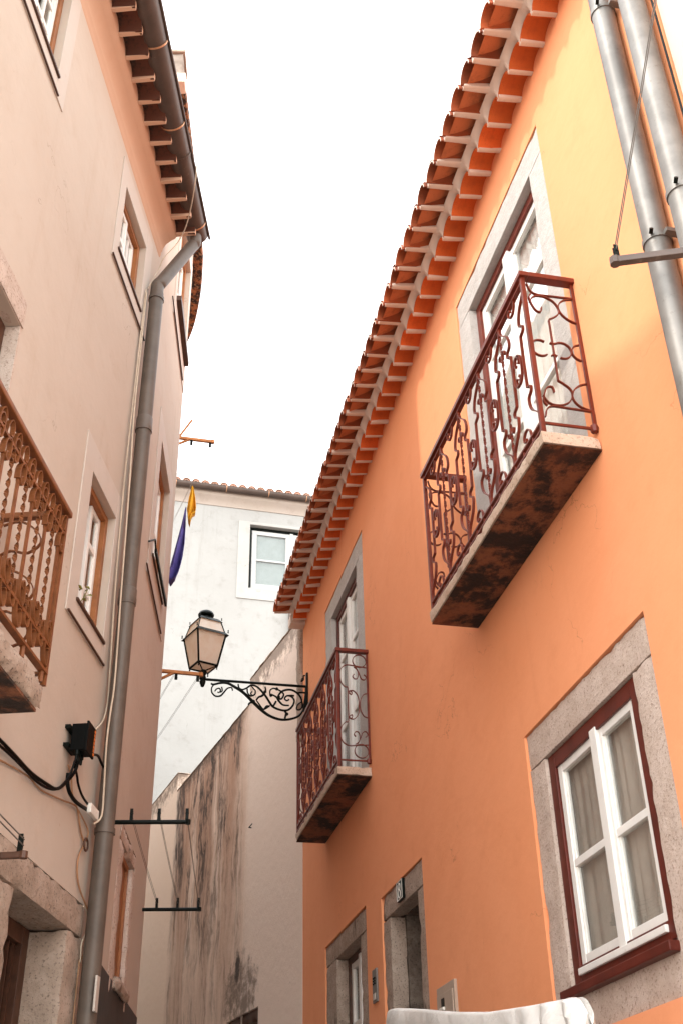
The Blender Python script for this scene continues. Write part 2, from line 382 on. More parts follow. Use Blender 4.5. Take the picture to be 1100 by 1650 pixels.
    def each(m, name, mat, parent=None, bevel=0, smooth=False):
        """one object for every shape that was added"""
        for a, b in zip(m.st, m.st[1:]+[(len(m.v), len(m.f))]):
            q = MB(); q.v = m.v[a[0]:b[0]]; q.f = [tuple(i-a[0] for i in f) for f in m.f[a[1]:b[1]]]; q.build(name, mat, parent, bevel, smooth)
    def build(m, name, mat, parent=None, bevel=0, smooth=False, loc=None):
        o = bpy.data.objects.new(name, m.mesh(name, mat, bevel, smooth)); COL.objects.link(o)
        if parent is not None: o.parent = parent
        if loc is not None: o.location = loc
        return o

def tag(o, label, cat, group=None, kind=None):
    if label: o['label'] = label
    if cat: o['category'] = cat
    if group: o['group'] = group
    if kind: o['kind'] = kind
    return o
class Frame:
    """a wall's own axes: s runs away from the viewer, o out of the wall, z up"""
    def __init__(f, ox, oy, head, flip):
        a = R_(head); f.t = Vector((math.sin(a), math.cos(a), 0)); L = Vector((-math.cos(a), math.sin(a), 0))
        f.sg = -1 if flip else 1; f.out = -L if flip else L; f.O = Vector((ox, oy, 0))
        x = f.t*f.sg; f.rz = math.atan2(x.y, x.x)
    def P(f, s, o, z): return f.O+f.t*s+f.out*o+Vector((0, 0, z))
    def root(f, name, label, cat, group=None, at=(0, 0, 0)):
        e = bpy.data.objects.new(name, None); COL.objects.link(e); e.location = f.P(*at); e.rotation_euler = (0, 0, f.rz); e.empty_display_size = .3
        return tag(e, label, cat, group)
    k = 1.0
    def mb(f): return MB(f.sg, f.k)
def sub(name, parent, label=None):
    e = bpy.data.objects.new(name, None); COL.objects.link(e); e.parent = parent; e.empty_display_size = .2
    if label: e['label'] = label
    return e
def place(name, me, parent, loc, label=None):
    o = bpy.data.objects.new(name, me); COL.objects.link(o); o.parent = parent; o.location = loc
    if label: o['label'] = label
    return o
def arc(cx, cy, r, a0, a1, n=10, r1=None, ry=None):
    out = []
    for i in range(n+1):
        t = i/n; a = R_(a0+(a1-a0)*t); q = r+((r1 if r1 is not None else r)-r)*t
        out.append((cx+q*math.cos(a), cy+q*(ry or 1)*math.sin(a)))
    return out
def smooth_path(pts, n=4):
    """Catmull-Rom through points of any dimension"""
    P = [Vector(p) for p in pts]; out = []
    for i in range(len(P)-1):
        p0, p1, p2, p3 = P[max(i-1, 0)], P[i], P[i+1], P[min(i+2, len(P)-1)]
        for k in range(n):
            t = k/n; out.append(.5*((2*p1)+(p2-p0)*t+(2*p0-5*p1+4*p2-p3)*t*t+(3*p1-p0-3*p2+p3)*t**3))
    out.append(P[-1]); return out

RW = Frame(2.4366, .5594, -12.93082741, False)
AW = Frame(-1.9940, .1550, 4.44458287, True)
BW = Frame(-1.4769, 6.8074, -3.12034796, True)
SW = Frame(-.54743, 13.55627, -22.64001624, False)
WK = 1.263
WW = Frame(-1.35323*WK, 18.95175*WK, 74.9736081, True)
WW.k = WK
# exact offsets of the two street walls from the camera
a_ = R_(-12.93082741); RW.O = Vector((math.cos(a_), -math.sin(a_), 0))*2.5
a_ = R_(4.44458287); AW.O = Vector((-math.cos(a_), math.sin(a_), 0))*2.0

def facade(F, s0, s1, z0, z1, openings, depth, name, mat, parent, reveal=.28, back=True):
    """front sheet with holes, reveals, side and top faces"""
    ss = sorted({s0, s1, *[x for o in openings for x in o[:2]]}); zs = sorted({z0, z1, *[x for o in openings for x in o[2:4]]})
    m = F.mb()
    for i in range(len(ss)-1):
        for j in range(len(zs)-1):
            cs, cz = (ss[i]+ss[i+1])/2, (zs[j]+zs[j+1])/2
            if any(o[0] < cs < o[1] and o[2] < cz < o[3] for o in openings): continue
            m.quad((ss[i], 0, zs[j]), (ss[i+1], 0, zs[j]), (ss[i+1], 0, zs[j+1]), (ss[i], 0, zs[j+1]))
    for a, b, c, d in openings:
        for p, q in (((a, c), (a, d)), ((a, d), (b, d)), ((b, d), (b, c)), ((b, c), (a, c))):
            m.quad((p[0], 0, p[1]), (q[0], 0, q[1]), (q[0], -reveal, q[1]), (p[0], -reveal, p[1]))
    m.quad((s0, 0, z0), (s0, -depth, z0), (s0, -depth, z1), (s0, 0, z1)); m.quad((s1, 0, z0), (s1, -depth, z0), (s1, -depth, z1), (s1, 0, z1))
    m.quad((s0, 0, z1), (s1, 0, z1), (s1, -depth, z1), (s0, -depth, z1))
    if back: m.quad((s0, -depth, z0), (s1, -depth, z0), (s1, -depth, z1), (s0, -depth, z1))
    return m.build(name, mat, parent)

def curtain(F, s0, s1, z0, z1, o, mat, parent, waves=9, amp=.018, hem=None, n=40):
    m = F.mb(); vs = []; fs = []
    for i in range(n+1):
        s = s0+(s1-s0)*i/n; d = amp*math.sin(waves*2*math.pi*i/n+1.3*math.sin(i*.37))
        zb = z0+(hem(i/n) if hem else 0)
        for j in range(5): vs.append((s+.004*math.sin(j*2+i), o+d*(1-.12*j), zb+(z1-zb)*j/4))
    for i in range(n):
        for j in range(4): fs.append((i*5+j, (i+1)*5+j, (i+1)*5+j+1, i*5+j+1))
    return m.add(vs, fs).build('curtain', mat, parent, smooth=True)

def sash(F, par, s0, s1, z0, z1, o, rails, mat, stile=.05, t=.04, glass=True, vbars=0):
    """one leaf: stiles and rails joined as the leaf frame, glazing bars and a pane per light"""
    m = F.mb()
    m.box(s0, s0+stile, o-t, o, z0, z1).box(s1-stile, s1, o-t, o, z0, z1)
    m.box(s0+stile, s1-stile, o-t, o-.002, z0, z0+stile*1.2).box(s0+stile, s1-stile, o-t, o-.002, z1-stile, z1)
    # stepped inner moulding
    k = .012
    m.box(s0+stile, s0+stile+k, o-t*.8, o-.012, z0+stile*1.2, z1-stile).box(s1-stile-k, s1-stile, o-t*.8, o-.012, z0+stile*1.2, z1-stile)
    m.build('sash_frame', mat, par, bevel=.003)
    zs = [z0+stile*1.2]+list(rails)+[z1-stile]
    for r in rails: F.mb().box(s0+stile, s1-stile, o-t, o-.004, r-.02, r+.02).build('glazing_bar', mat, par, bevel=.003)
    xs = [s0+stile+(s1-s0-2*stile)*i/(vbars+1) for i in range(vbars+2)]
    for x in xs[1:-1]: F.mb().box(x-.012, x+.012, o-t, o-.006, z0+stile, z1-stile).build('glazing_bar', mat, par)
    if glass:
        for i in range(len(zs)-1):
            for j in range(len(xs)-1):
                F.mb().box(xs[j]+.001, xs[j+1]-.001, o-t*.62, o-t*.5, zs[i]+.001, zs[i+1]-.001).build('pane', m_glass, par)

def casing(F, par, s0, s1, z0, z1, o, w, t, mat, bottom=True):
    m = F.mb(); m.box(s0, s0+w, o-t, o, z0, z1).box(s1-w, s1, o-t, o, z0, z1).box(s0+w, s1-w, o-t, o-.001, z1-w, z1)
    if bottom: m.box(s0+w, s1-w, o-t, o-.001, z0, z0+w)
    return m.build('frame', mat, par, bevel=.004)

def surround(F, par, outer, inner, o0, o1, mat, sill=True, amp=.004, step=.07, seed=0):
    a, b, c, d = outer; i, j, k, l = inner
    F.mb().rough_box(a, b, o0, o1, l, d, step, amp, seed).build('lintel', mat, par, smooth=True)
    F.mb().rough_box(a, i, o0, o1, c, l-.003, step, amp, seed+3).build('jamb', mat, par, smooth=True)
    F.mb().rough_box(j, b, o0, o1, c, l-.003, step, amp, seed+5).build('jamb', mat, par, smooth=True)
    if sill: F.mb().rough_box(i+.003, j-.003, o0, o1-.006, c, k, step, amp, seed+9).build('apron', mat, par, smooth=True)

# ------------------------------------------------------------------ ground
def gz(y): return max(0.0, y)*.165
g = MB(); ys = [-30, -8, 0, 4, 8, 12, 16, 22, 40, 120]
vs = []; fs = []
for y in ys:
    for x in (-60, -8, -3, 3, 8, 60): vs.append((x, y, gz(min(y, 22))-.02))
for i in range(len(ys)-1):
    for k in range(5): fs.append((i*6+k, i*6+k+1, (i+1)*6+k+1, (i+1)*6+k))
g.add(vs, fs); o = g.build('ground', m_ground); tag(o, None, None, kind='structure')

# ------------------------------------------------------------------ ORANGE HOUSE
house = RW.root('orange_house', 'orange rendered house with double tiled eave and two red iron balconies', 'house')
OP_LOW = (4.41, 6.08, 2.42, 4.12); OP_BIG = (4.66, 6.52, 5.20, 8.03); OP_FAR = (9.95, 11.92, 5.20, 7.97)
OP_DOOR = (8.39, 9.68, .9, 4.04); OP_SM = (10.24, 12.08, 2.6, 4.12)
facade(RW, 3.12, 13.335, -.5, 8.60, [OP_LOW, OP_BIG, OP_FAR, OP_DOOR, OP_SM], 4.5, 'wall', m_orange, house)
# the neighbour's wall on the near side
neigh = RW.root('pink_neighbour_house', 'faded pink rendered house wall beside the two zinc downpipes', 'house')
facade(RW, 1.4, 3.118, -.5, 8.6, [], 4.5, 'wall', m_pinkneigh, neigh)
m = RW.mb(); m.box(1.4, 3.1, -4, .30, 8.60, 8.72); m.build('eave_slab', m_mortar, neigh)

# lower window
w = sub('window', house, 'large white two leaf window in speckled stone surround')
surround(RW, w, (4.413, 6.077, 2.423, 4.117), (4.655, 5.85, 2.66, 3.905), -.28, -.014, m_stone, True, .0038, .04, 1)
casing(RW, w, 4.66, 5.845, 2.665, 3.90, -.035, .085, .10, m_redwood)
RW.mb().box(4.64, 5.90, -.03, .035, 2.60, 2.645).build('sill_board', m_redwood, w, bevel=.006)
sash(RW, w, 5.235, 5.755, 2.735, 3.825, -.05, [3.26], m_whitep, .052)
sash(RW, w, 4.75, 5.205, 2.735, 3.825, -.05, [3.26], m_whitep, .052)
RW.mb().box(5.18, 5.26, -.055, -.030, 2.70, 3.835).build('cover_strip', m_whitep, w, bevel=.006)
RW.mb().box(4.75, 5.755, -.05, -.02, 2.70, 2.735).build('drip_rail', m_whitep, w, bevel=.006)
curtain(RW, 5.26, 5.80, 2.66, 3.9, -.115, m_curtain, w, 7, .010)
curtain(RW, 4.66, 5.20, 2.66, 3.9, -.115, m_curtain, w, 6, .010)

def french_window(outer, inner, label, hem, seed):
    w = sub('balcony_door', house, label)
    a, b, c, d = outer; i, j, k, l = inner
    surround(RW, w, outer, inner, -.28, -.006, m_stonep, False, .003, .09, seed)
    casing(RW, w, i+.004, j-.004, c, l-.004, -.065, .075, .11, m_redwood if seed > 20 else m_red, False)
    mid = (i+j)/2
    sash(RW, w, mid+.018, j-.08, c+.06, l-.08, -.085, [c+1.02, l-.62], m_whitep, .06)
    sash(RW, w, i+.08, mid-.018, c+.06, l-.08, -.085, [c+1.02, l-.62], m_whitep, .06)
    RW.mb().box(mid-.05, mid+.05, -.10, -.055, c+.05, l-.075).build('cover_strip', m_whitep, w, bevel=.008)
    for p, q in ((i+.08, mid-.03), (mid+.03, j-.08)): curtain(RW, p, q, c+.1, l-.1, -.145, m_lace, w, 8, .010)
    return w
french_window((4.664, 6.516, 5.252, 8.027), (4.89, 6.26, 5.252, 7.78), 'sunlit balcony door with white leaves and lace curtains', None, 11)
french_window((9.954, 11.916, 5.262, 7.967), (10.29, 11.58, 5.262, 7.73), 'shaded balcony door with white leaves', None, 31)

# doorway 8
w = sub('doorway', house, 'open dark doorway in grey stone surround')
surround(RW, w, (8.394, 9.677, .9, 4.037), (8.60, 9.45, .9, 3.845), -.15, -.010, m_stoned, False, .006, .07, 41)
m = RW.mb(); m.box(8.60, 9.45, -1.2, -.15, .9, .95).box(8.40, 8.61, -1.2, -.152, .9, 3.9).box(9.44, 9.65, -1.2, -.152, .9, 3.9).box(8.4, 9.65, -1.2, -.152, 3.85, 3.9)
m.build('porch_wall', m_porchshade, w)
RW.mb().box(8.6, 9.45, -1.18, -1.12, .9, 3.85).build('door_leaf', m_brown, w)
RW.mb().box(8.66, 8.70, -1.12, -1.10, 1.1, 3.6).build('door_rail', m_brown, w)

# small lower window
w = sub('window', house, 'small white window in stained stone surround')
surround(RW, w, (10.244, 12.076, 2.6, 4.117), (10.53, 11.58, 2.8, 3.92), -.30, -.010, m_stoned, True, .006, .07, 51)
casing(RW, w, 10.533, 11.577, 2.805, 3.917, -.13, .06, .09, m_brown)
sash(RW, w, 11.07, 11.52, 2.86, 3.86, -.15, [3.3], m_whitep, .06)
sash(RW, w, 10.60, 11.04, 2.86, 3.86, -.15, [3.3], m_whitep, .06)
RW.mb().box(11.015, 11.095, -.16, -.12, 2.86, 3.87).build('cover_strip', m_whitep, w, bevel=.006)

# --- eave: two rows of barrel tiles with limewashed mortar
PITCH = .230
def barrel(F, o0, o1, hw, rise, tk, drop, n=10):
    """arched tile, centre at s=0, from o0 out to o1"""
    m = F.mb(); vs = []; fs = []
    for q, o in enumerate((o0, o1)):
        dz = -drop*q
        for k in range(n+1):
            a = math.pi*k/n; vs.append((-hw*math.cos(a), o, rise*math.sin(a)+dz))
        for k in range(n+1):
            a = math.pi*k/n; vs.append((-(hw+tk)*math.cos(a), o, (rise+tk)*math.sin(a)+dz))
    S = 2*(n+1)
    for k in range(n):
        fs += [(k, k+1, S+k+1, S+k), (n+1+k, n+2+k, S+n+2+k, S+n+1+k), (k, k+1, n+2+k, n+1+k), (S+k, S+k+1, S+n+2+k, S+n+1+k)]
    fs += [(0, n+1, S+n+1, S), (n, 2*n+1, S+2*n+1, S+n)]
    return m.add(vs, fs)
Z_E = 8.49; E0, E1 = 3.20, 13.18
def rim(me):
    me.materials.append(m_mortar)
    for i, p_ in enumerate(me.polygons):
        if i % 4 == 3 and i < 40: p_.material_index = 1
    return me
t_low = barrel(RW, -.02, .182, .094, .075, .012, .03).mesh('roof_tile', m_tile, smooth=True)
t_up = barrel(RW, .18, .452, .090, .085, .013, .03).mesh('roof_tile', m_tile2, smooth=True)
rim(t_up)
nt = int((E1-E0)/PITCH)
lo = RW.mb(); up_ = RW.mb()
for i in range(nt):
    s = E0+PITCH*(i+.5)
    j = random.uniform(-.006, .006)
    t = place('roof_tile', t_low, house, (s+j, 0, Z_E+random.uniform(-.004, .004))); t.rotation_euler = (0, random.uniform(-.02, .02), random.uniform(-.02, .02))
    t = place('roof_tile', t_up, house, (s+j*.7+.03, random.uniform(-.006, .006), Z_E+.095+random.uniform(-.005, .005))); t.rotation_euler = (0, random.uniform(-.03, .03), random.uniform(-.025, .025))
def strip(s, o0, o1, w0, w1, z0, z1, h):
    m = RW.mb(); vs = []
    for o, w, z in ((o0, w0, z0), (o1, w1, z1)):
        vs += [(s-w, o, z-.002), (s-w*.5, o, z-.008), (s+w*.5, o, z-.008), (s+w, o, z-.002), (s+w, o, z+h), (s-w, o, z+h)]
    m.add(vs, [(0, 1, 2, 3, 4, 5), (6, 7, 8, 9, 10, 11)]+[(k, (k+1) % 6, 6+(k+1) % 6, 6+k) for k in range(6)])
    return m
sl = strip(0, -.01, .180, .022, .022, 0, -.031, .07).mesh('mortar_joint', m_mortar, bevel=.003)
su = strip(0, .20, .425, .032, .024, 0, -.027, .07).mesh('mortar_joint', m_mortar, bevel=.003)
for i in range(nt+1):
    s = E0+PITCH*i
    place('mortar_joint', sl, house, (s, 0, Z_E)); place('mortar_joint', su, house, (s+.03, 0, Z_E+.095))
# white fascia between the rows, scalloped along the lower tiles
m = RW.mb(); vs = []; fs = []; K = 28
for i in range(nt*K+1):
    s = E0+PITCH*i/K; u = (i % K)/K*PITCH-PITCH/2
    zb = Z_E-.03+(.096*math.sqrt(max(0, 1-(u/.106)**2)) if abs(u) < .106 else -.002)
    zt = Z_E+.10
    vs += [(s, .166, zb), (s, .205, max(zb+.02, Z_E+.055)), (s, .235, zt), (s, .13, zt), (s, .13, zb)]
for i in range(nt*K):
    for k in range(5): fs.append((i*5+k, i*5+(k+1) % 5, (i+1)*5+(k+1) % 5, (i+1)*5+k))
fs += [tuple(range(5)), tuple(nt*K*5+k for k in range(5))]
m.add(vs, fs).build('eave_fascia', m_mortar, house, smooth=True)
# bed between wall top and tiles, and the roof field itself
m = RW.mb(); m.box(E0, E1, -.05, .13, Z_E+.085, Z_E+.20); m.build('eave_bed', m_mortar, house)
m = RW.mb(); vs = []; fs = []; K = 8
for i in range(nt*K+1):
    s = E0+PITCH*i/K+.03; h_ = .10*abs(math.sin(math.pi*i/K))
    vs += [(s, .44, Z_E+.10+h_), (s, -2.2, Z_E+1.35+h_)]
for i in range(nt*K): fs.append((2*i, 2*i+2, 2*i+3, 2*i+1))
m.add(vs, fs); m.quad((E0, .40, Z_E+.085), (E1, .40, Z_E+.085), (E1, -2.2, Z_E+1.30), (E0, -2.2, Z_E+1.30)); m.build('roof', m_roof, house)
RW.mb().box(E1-.01, 13.34, -.03, .20, Z_E-.04, Z_E+.09).build('eave_end', m_mortar, house, bevel=.008)

# --- balconies of the orange house
def balcony_panel_front(F, par, s0, s1, o, z0, z1, mat, modules):
    H = z1-z0; W = (s1-s0)/modules; side = (0, 1, 0)
    def zz(v): return z0+H*v
    for q in range(modules+1):
        s = s0+W*q
        if 0 < q < modules:
            F.mb().twist((s, o, zz(.03)), (s, o, zz(.97)), .017, .009, 7).build('baluster', mat, par)
            c = F.mb()
            for sg in (1, -1):
                for v, dv in ((.80, 1), (.20, -1)):
                    pts = [(s+sg*(.006+x), o, zz(v)+dv*y) for x, y in [(0, -.05), (.004, -.02), (.02, .0), (.036, -.008), (.04, -.026), (.028, -.034)]]
                    c.ribbon(smooth_path(pts, 3), side, .016, .006)
            c.each('scroll', mat, par)
        if q == modules: break
        sc = s+W/2
        for sg in (-1, 1):
            k = W/.36
            pts = [(sc+sg*x*k, o, zz(v)) for x, v in [(.175, 1.0), (.165, .93), (.10, .86), (.075, .80), (.078, .755), (.11, .735), (.112, .70), (.078, .685), (.074, .66), (.072, .5),
                   (.074, .34), (.078, .315), (.112, .30), (.11, .265), (.078, .245), (.075, .20), (.10, .14), (.165, .07), (.175, .0)]]
            F.mb().ribbon(smooth_path(pts, 3), side, .018, .0075).build('scroll_bar', mat, par)
        c = F.mb(); h2 = H*.095
        for sg in (-1, 1):
            pts = [(sc+sg*(x)*1.0, o+.006, zz(.5)+y*h2) for x, y in [(.012, .55), (.022, .42), (.030, .62), (.016, .98), (-.02, 1.05), (-.052, .75), (-.062, 0), (-.052, -.75), (-.02, -1.05), (.016, -.98), (.030, -.62), (.022, -.42), (.012, -.55)]]
            c.ribbon(smooth_path(pts, 3), side, .016, .006)
        for v, dv in ((1.0, -1), (.0, 1)):
            pts = [(sc+x, o, zz(v)+dv*y) for x, y in [(-.06, 0), (-.05, .05), (-.02, .085), (.02, .085), (.045, .06), (.04, .03), (.02, .025), (.015, .045)]]
            c.ribbon(smooth_path(pts, 3), side, .016, .006)
        c.each('scroll', mat, par)

def lyre_panel(F, par, s, o0, o1, z0, z1, mat, kind):
    """end panel; u 0 at the outer post, 1 at the wall; v 0 at the top"""
    W = o0-o1; side = (1, 0, 0)
    def P(u, v): return (s, o0-W*u, z1-(z1-z0)*v)
    A = []
    asp = (z1-z0)/W
    if kind == 0:
        half = [[(.05, .03), (.10, .08), (.22, .105), (.45, .105), (1, .10)],
                [(.30, .20), (.27, .235), (.16, .225), (.08, .17), (.06, .13), (.12, .105)],
                [(.06, .17), (.16, .125), (.36, .115), (.56, .14), (.66, .19), (.64, .235), (.50, .27), (.42, .285), (.42, .32), (.42, .50)],
                [(1, .105), (.82, .12), (.70, .15), (.66, .19), (.72, .235), (.86, .27), (1, .285)]]
        for p in half: A.append(p); A.append([(u, 1-v) for u, v in p])
        for c in ((.20, 1), (.60, 1), (1.0, -1)):
            cx = c[0]
            if cx < 1: A.append([(cx+.19*math.cos(R_(t)), .5+.19/asp*1.05*math.sin(R_(t))) for t in range(-125, 126, 18)] if cx > .5 else [(cx-.05-.19*math.cos(R_(t))*-1, .5+.19/asp*1.05*math.sin(R_(t))) for t in range(50, 311, 18)])
            else: A.append([(1.0+.20*math.cos(R_(t)), .5+.19/asp*1.05*math.sin(R_(t))) for t in range(95, 266, 14)])
        A += [[(.36, .455), (.42, .462), (.48, .455)], [(.36, .545), (.42, .538), (.48, .545)]]
    else:
        half = [[(.75+.24*math.cos(R_(t)), .075+.24/asp*math.sin(R_(t))) for t in range(0, 361, 24)],
                [(1, .135), (.60, .125), (.30, .12), (.10, .155), (.03, .22), (.08, .29), (.22, .335), (.32, .345), (.32, .50)],
                [(.55, .135), (.68, .165), (.70, .21), (.66, .245), (.56, .25), (.50, .225), (.56, .205)],
                [(.60, .13), (.72, .19), (.80, .245), (.92, .255), (.98, .225), (.90, .205)],
                [(.34, .385), (.44, .405), (.46, .385), (.42, .372), (.34, .378)],
                [(.34, .375), (.50, .365), (.64, .40), (.70, .45), (.70, .50)],
                [(1.0, .385), (.86, .40), (.76, .45), (.74, .50)]]
        for p in half: A.append(p); A.append([(u, 1-v) for u, v in p])
    for p in A:
        pts = [P(*q) for q in p]
        F.mb().ribbon(smooth_path(pts, 3) if len(p) > 3 else pts, side, .016, .007).build('scroll_bar', mat, par)

def iron_balcony(F, par, label, s0, s1, zslab, depth, zrail, mat, modules, kind, slab_h=.085):
    b = sub('balcony', par, label)
    # slab with worn edges; dark mouldy underside is its own skin
    F.mb().rough_box(s0, s1, .002, depth, zslab, zslab+slab_h, .05, .006, s0).build('slab', m_slabface, b, smooth=True)
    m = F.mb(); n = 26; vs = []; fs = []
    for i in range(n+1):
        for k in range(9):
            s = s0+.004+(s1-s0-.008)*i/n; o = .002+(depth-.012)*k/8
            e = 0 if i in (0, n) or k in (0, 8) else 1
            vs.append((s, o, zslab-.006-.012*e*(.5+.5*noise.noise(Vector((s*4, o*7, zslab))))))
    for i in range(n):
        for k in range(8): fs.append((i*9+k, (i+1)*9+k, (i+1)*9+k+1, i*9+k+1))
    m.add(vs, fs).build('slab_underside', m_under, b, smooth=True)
    top = zslab+slab_h; d = depth-.025; a, c = s0+.02, s1-.02
    zb = top+.075; zt = zrail-.06
    m = F.mb(); m.box(a-.03, c+.03, d-.035, d+.025, zrail-.035, zrail); m.box(a-.03, a+.03, .0, d-.035, zrail-.035, zrail); m.box(c-.03, c+.03, .0, d-.035, zrail-.035, zrail)
    m.build('handrail', mat, b, bevel=.004)
    m = F.mb(); m.box(a, c, d-.012, d+.012, zt-.012, zt)
    m.box(a, c, d-.012, d+.012, zb-.012, zb); m.box(a-.006, a+.006, 0, d-.012, zb-.02, zb-.005); m.box(c-.006, c+.006, 0, d-.012, zb-.02, zb-.005)
    m.box(a, c, d-.010, d+.010, top+.018, top+.03); m.each('rail', mat, b)
    for s in (a, c):
        F.mb().box(s-.012, s+.012, d-.014, d+.014, top-.005, zrail-.03).build('post', mat, b, bevel=.003)
        F.mb().box(s-.008, s+.008, .004, .022, zb-.03, zrail-.03).build('post', mat, b)
        m = F.mb(); m.lathe((s, .02, zb-.012), [(.0, -.03), (.02, -.022), (.026, 0), (.02, .022), (0, .03)], 8); m.build('ferrule', mat, b, smooth=True)
    for i in range(modules*3+1):
        s = a+(c-a)*i/(modules*3)
        F.mb().tube([(s, d, zb-.01), (s, d, top+.02)], .008, 6).build('rivet', mat, b)
    balcony_panel_front(F, b, a, c, d, zb, zt, mat, modules)
    lyre_panel(F, b, a, d-.01, .02, zb, zrail-.04, mat, kind); lyre_panel(F, b, c, d-.01, .02, zb, zrail-.04, mat, kind)
    return b
iron_balcony(RW, house, 'nearer red iron balcony on a mouldy stone slab', 4.52, 6.69, 5.165, .35, 6.43, m_red, 5, 0)
iron_balcony(RW, house, 'farther red iron balcony above the house doorway', 9.84, 12.0, 5.195, .335, 6.49, m_red, 6, 1)

# downpipes between the houses
def clamp(F, par, s, o, z, r, mat): F.mb().lathe((s, o, z), [(r, -.016), (r+.007, -.016), (r+.007, .016), (r, .016)], 20).build('clamp', mat, par, smooth=True)
def pipe_on(F, name, label, s, o, r, z0, z1, mat, clamps):
    rt = F.root(name, label, 'downpipe', at=(0, 0, 0))
    F.mb().tube([(s, o, z0), (s, o, (z0+z1)/2), (s, o, z1)], r, 24).build('pipe', mat, rt, smooth=True)
    for z in clamps:
        clamp(F, rt, s, o, z, r, mat)
        F.mb().box(s-.10-.0, s-.06, .0, o, z-.012, z+.012).build('clamp_lug', m_zinc, rt)
        F.mb().tube([(s-r*.8, o+r*.9, z), (s-r*1.15, o+r*1.0, z+.01)], .011, 6).build('clamp_bolt', m_black, rt)
    return rt
pipe_on(RW, 'downpipe', 'shiny zinc downpipe on orange wall, farther of two beside each other', 3.50, .075, .066, .6, 9.2, m_zinc, [7.55, 5.68, 3.4])
pipe_on(RW, 'downpipe', 'shiny zinc downpipe nearest the corner of the photo, against pink wall', 3.205, .085, .070, .6, 9.2, m_zinc, [5.70, 3.2])
c = RW.mb().tube(smooth_path([(3.115, .03, z) for z in (9, 8, 7, 6, 5, 4, 3)], 3), .006, 6).build('wall_cable', m_cable); c.matrix_world = Matrix.Translation(RW.O) @ Matrix.Rotation(RW.rz, 4, 'Z')
tag(c, 'thin black cable running up the seam beside the zinc downpipe', 'cable')

# number plate, intercom, meter box
def fixed(F, name, label, cat, group=None): return F.root(name, label, cat, group)
pl = fixed(RW, 'house_number_plate', 'dark plate with white number 8 over the stone doorway', 'number plate')
RW.mb().box(8.93, 9.10, -.008, .016, 3.866, 4.024).build('plate', m_black, pl, bevel=.004)
m = RW.mb()
for e in ((8.935, 8.941, 3.871, 4.019), (9.087, 9.095, 3.871, 4.019), (8.941, 9.087, 3.871, 3.878), (8.941, 9.087, 4.012, 4.019)): m.box(e[0], e[1], .016, .019, e[2], e[3])
m.build('rim', m_num, pl)
m = RW.mb()
for cz, rs, rz in ((3.975, .030, .026), (3.918, .034, .031)):
    m.ribbon([(9.02+rs*math.cos(R_(t)), .018, cz+rz*math.sin(R_(t))) for t in range(0, 361, 20)], (0, 1, 0), .004, .010)
m.build('numeral', m_num, pl)
it = fixed(RW, 'intercom_panel', 'narrow metal intercom panel between stained window and doorway', 'intercom')
RW.mb().box(9.87, 10.02, .0, .016, 3.25, 3.515).build('plate', m_zinc, it, bevel=.003)
m = RW.mb()
for k in range(3):
    for q in range(2): m.lathe((9.915+q*.05, .018, 3.44-k*.022), [(.0, .008), (.010, .006), (.010, -.006), (0, -.008)], 8)
m.each('speaker_hole', m_black, it); RW.mb().box(9.905, 9.985, .016, .022, 3.27, 3.32).build('call_button', m_sticker, it)
mt = fixed(RW, 'meter_box', 'beige meter box set in orange wall behind grey tarpaulin', 'meter box')
RW.mb().box(7.72, 8.13, .0, .022, 2.45, 3.04).build('case', m_meter, mt, bevel=.003)
RW.mb().box(7.745, 8.105, .022, .032, 2.47, 2.985).build('door', m_meter, mt, bevel=.003)
RW.mb().box(7.93, 8.00, .028, .034, 2.90, 2.955).build('reading_window', m_black, mt); RW.mb().box(7.92, 8.01, .032, .050, 2.875, 2.895).build('window_ledge', m_num, mt, bevel=.003)

# ------------------------------------------------------------------ PALE PINK HOUSE (left)
pink = AW.root('pale_pink_house', 'tall pale pink house with brown gutter and grey downpipe', 'house')
W_MID = (5.64, 6.20, 4.75, 5.66); W_UP = (5.60, 6.23, 7.57, 8.23); W_TOP = (3.45, 4.15, 7.56, 8.38); W_BAL = (3.1, 4.288, 3.70, 5.64); W_DR = (4.98, 6.395, .6, 3.19)
facade(AW, 2.0, 6.675, -.5, 8.86, [W_MID, W_UP, W_TOP, W_BAL, W_DR], 5.0, 'wall', m_pinkwall, pink, .3)
# cornice, profile swept along the wall
def sweep(F, prof, s0, s1, name, mat, par, n=1, cap=True, smooth=True):
    m = F.mb(); vs = [(s0+(s1-s0)*i/n, o, z) for i in range(n+1) for o, z in prof]; P = len(prof)
    fs = [(i*P+k, i*P+k+1, (i+1)*P+k+1, (i+1)*P+k) for i in range(n) for k in range(P-1)]
    if cap: fs += [tuple(range(P)), tuple(n*P+k for k in range(P))]
    return m.add(vs, fs).build(name, mat, par, smooth=smooth)
sweep(AW, [(.0, 8.52), (.012, 8.545), (.012, 8.575), (.022, 8.59), (.022, 8.60), (.03, 8.63), (.05, 8.67), (.085, 8.705), (.125, 8.73), (.135, 8.76), (.135, 8.90), (0, 8.90)], 2.0, 6.62, 'cornice', m_cornice, pink)
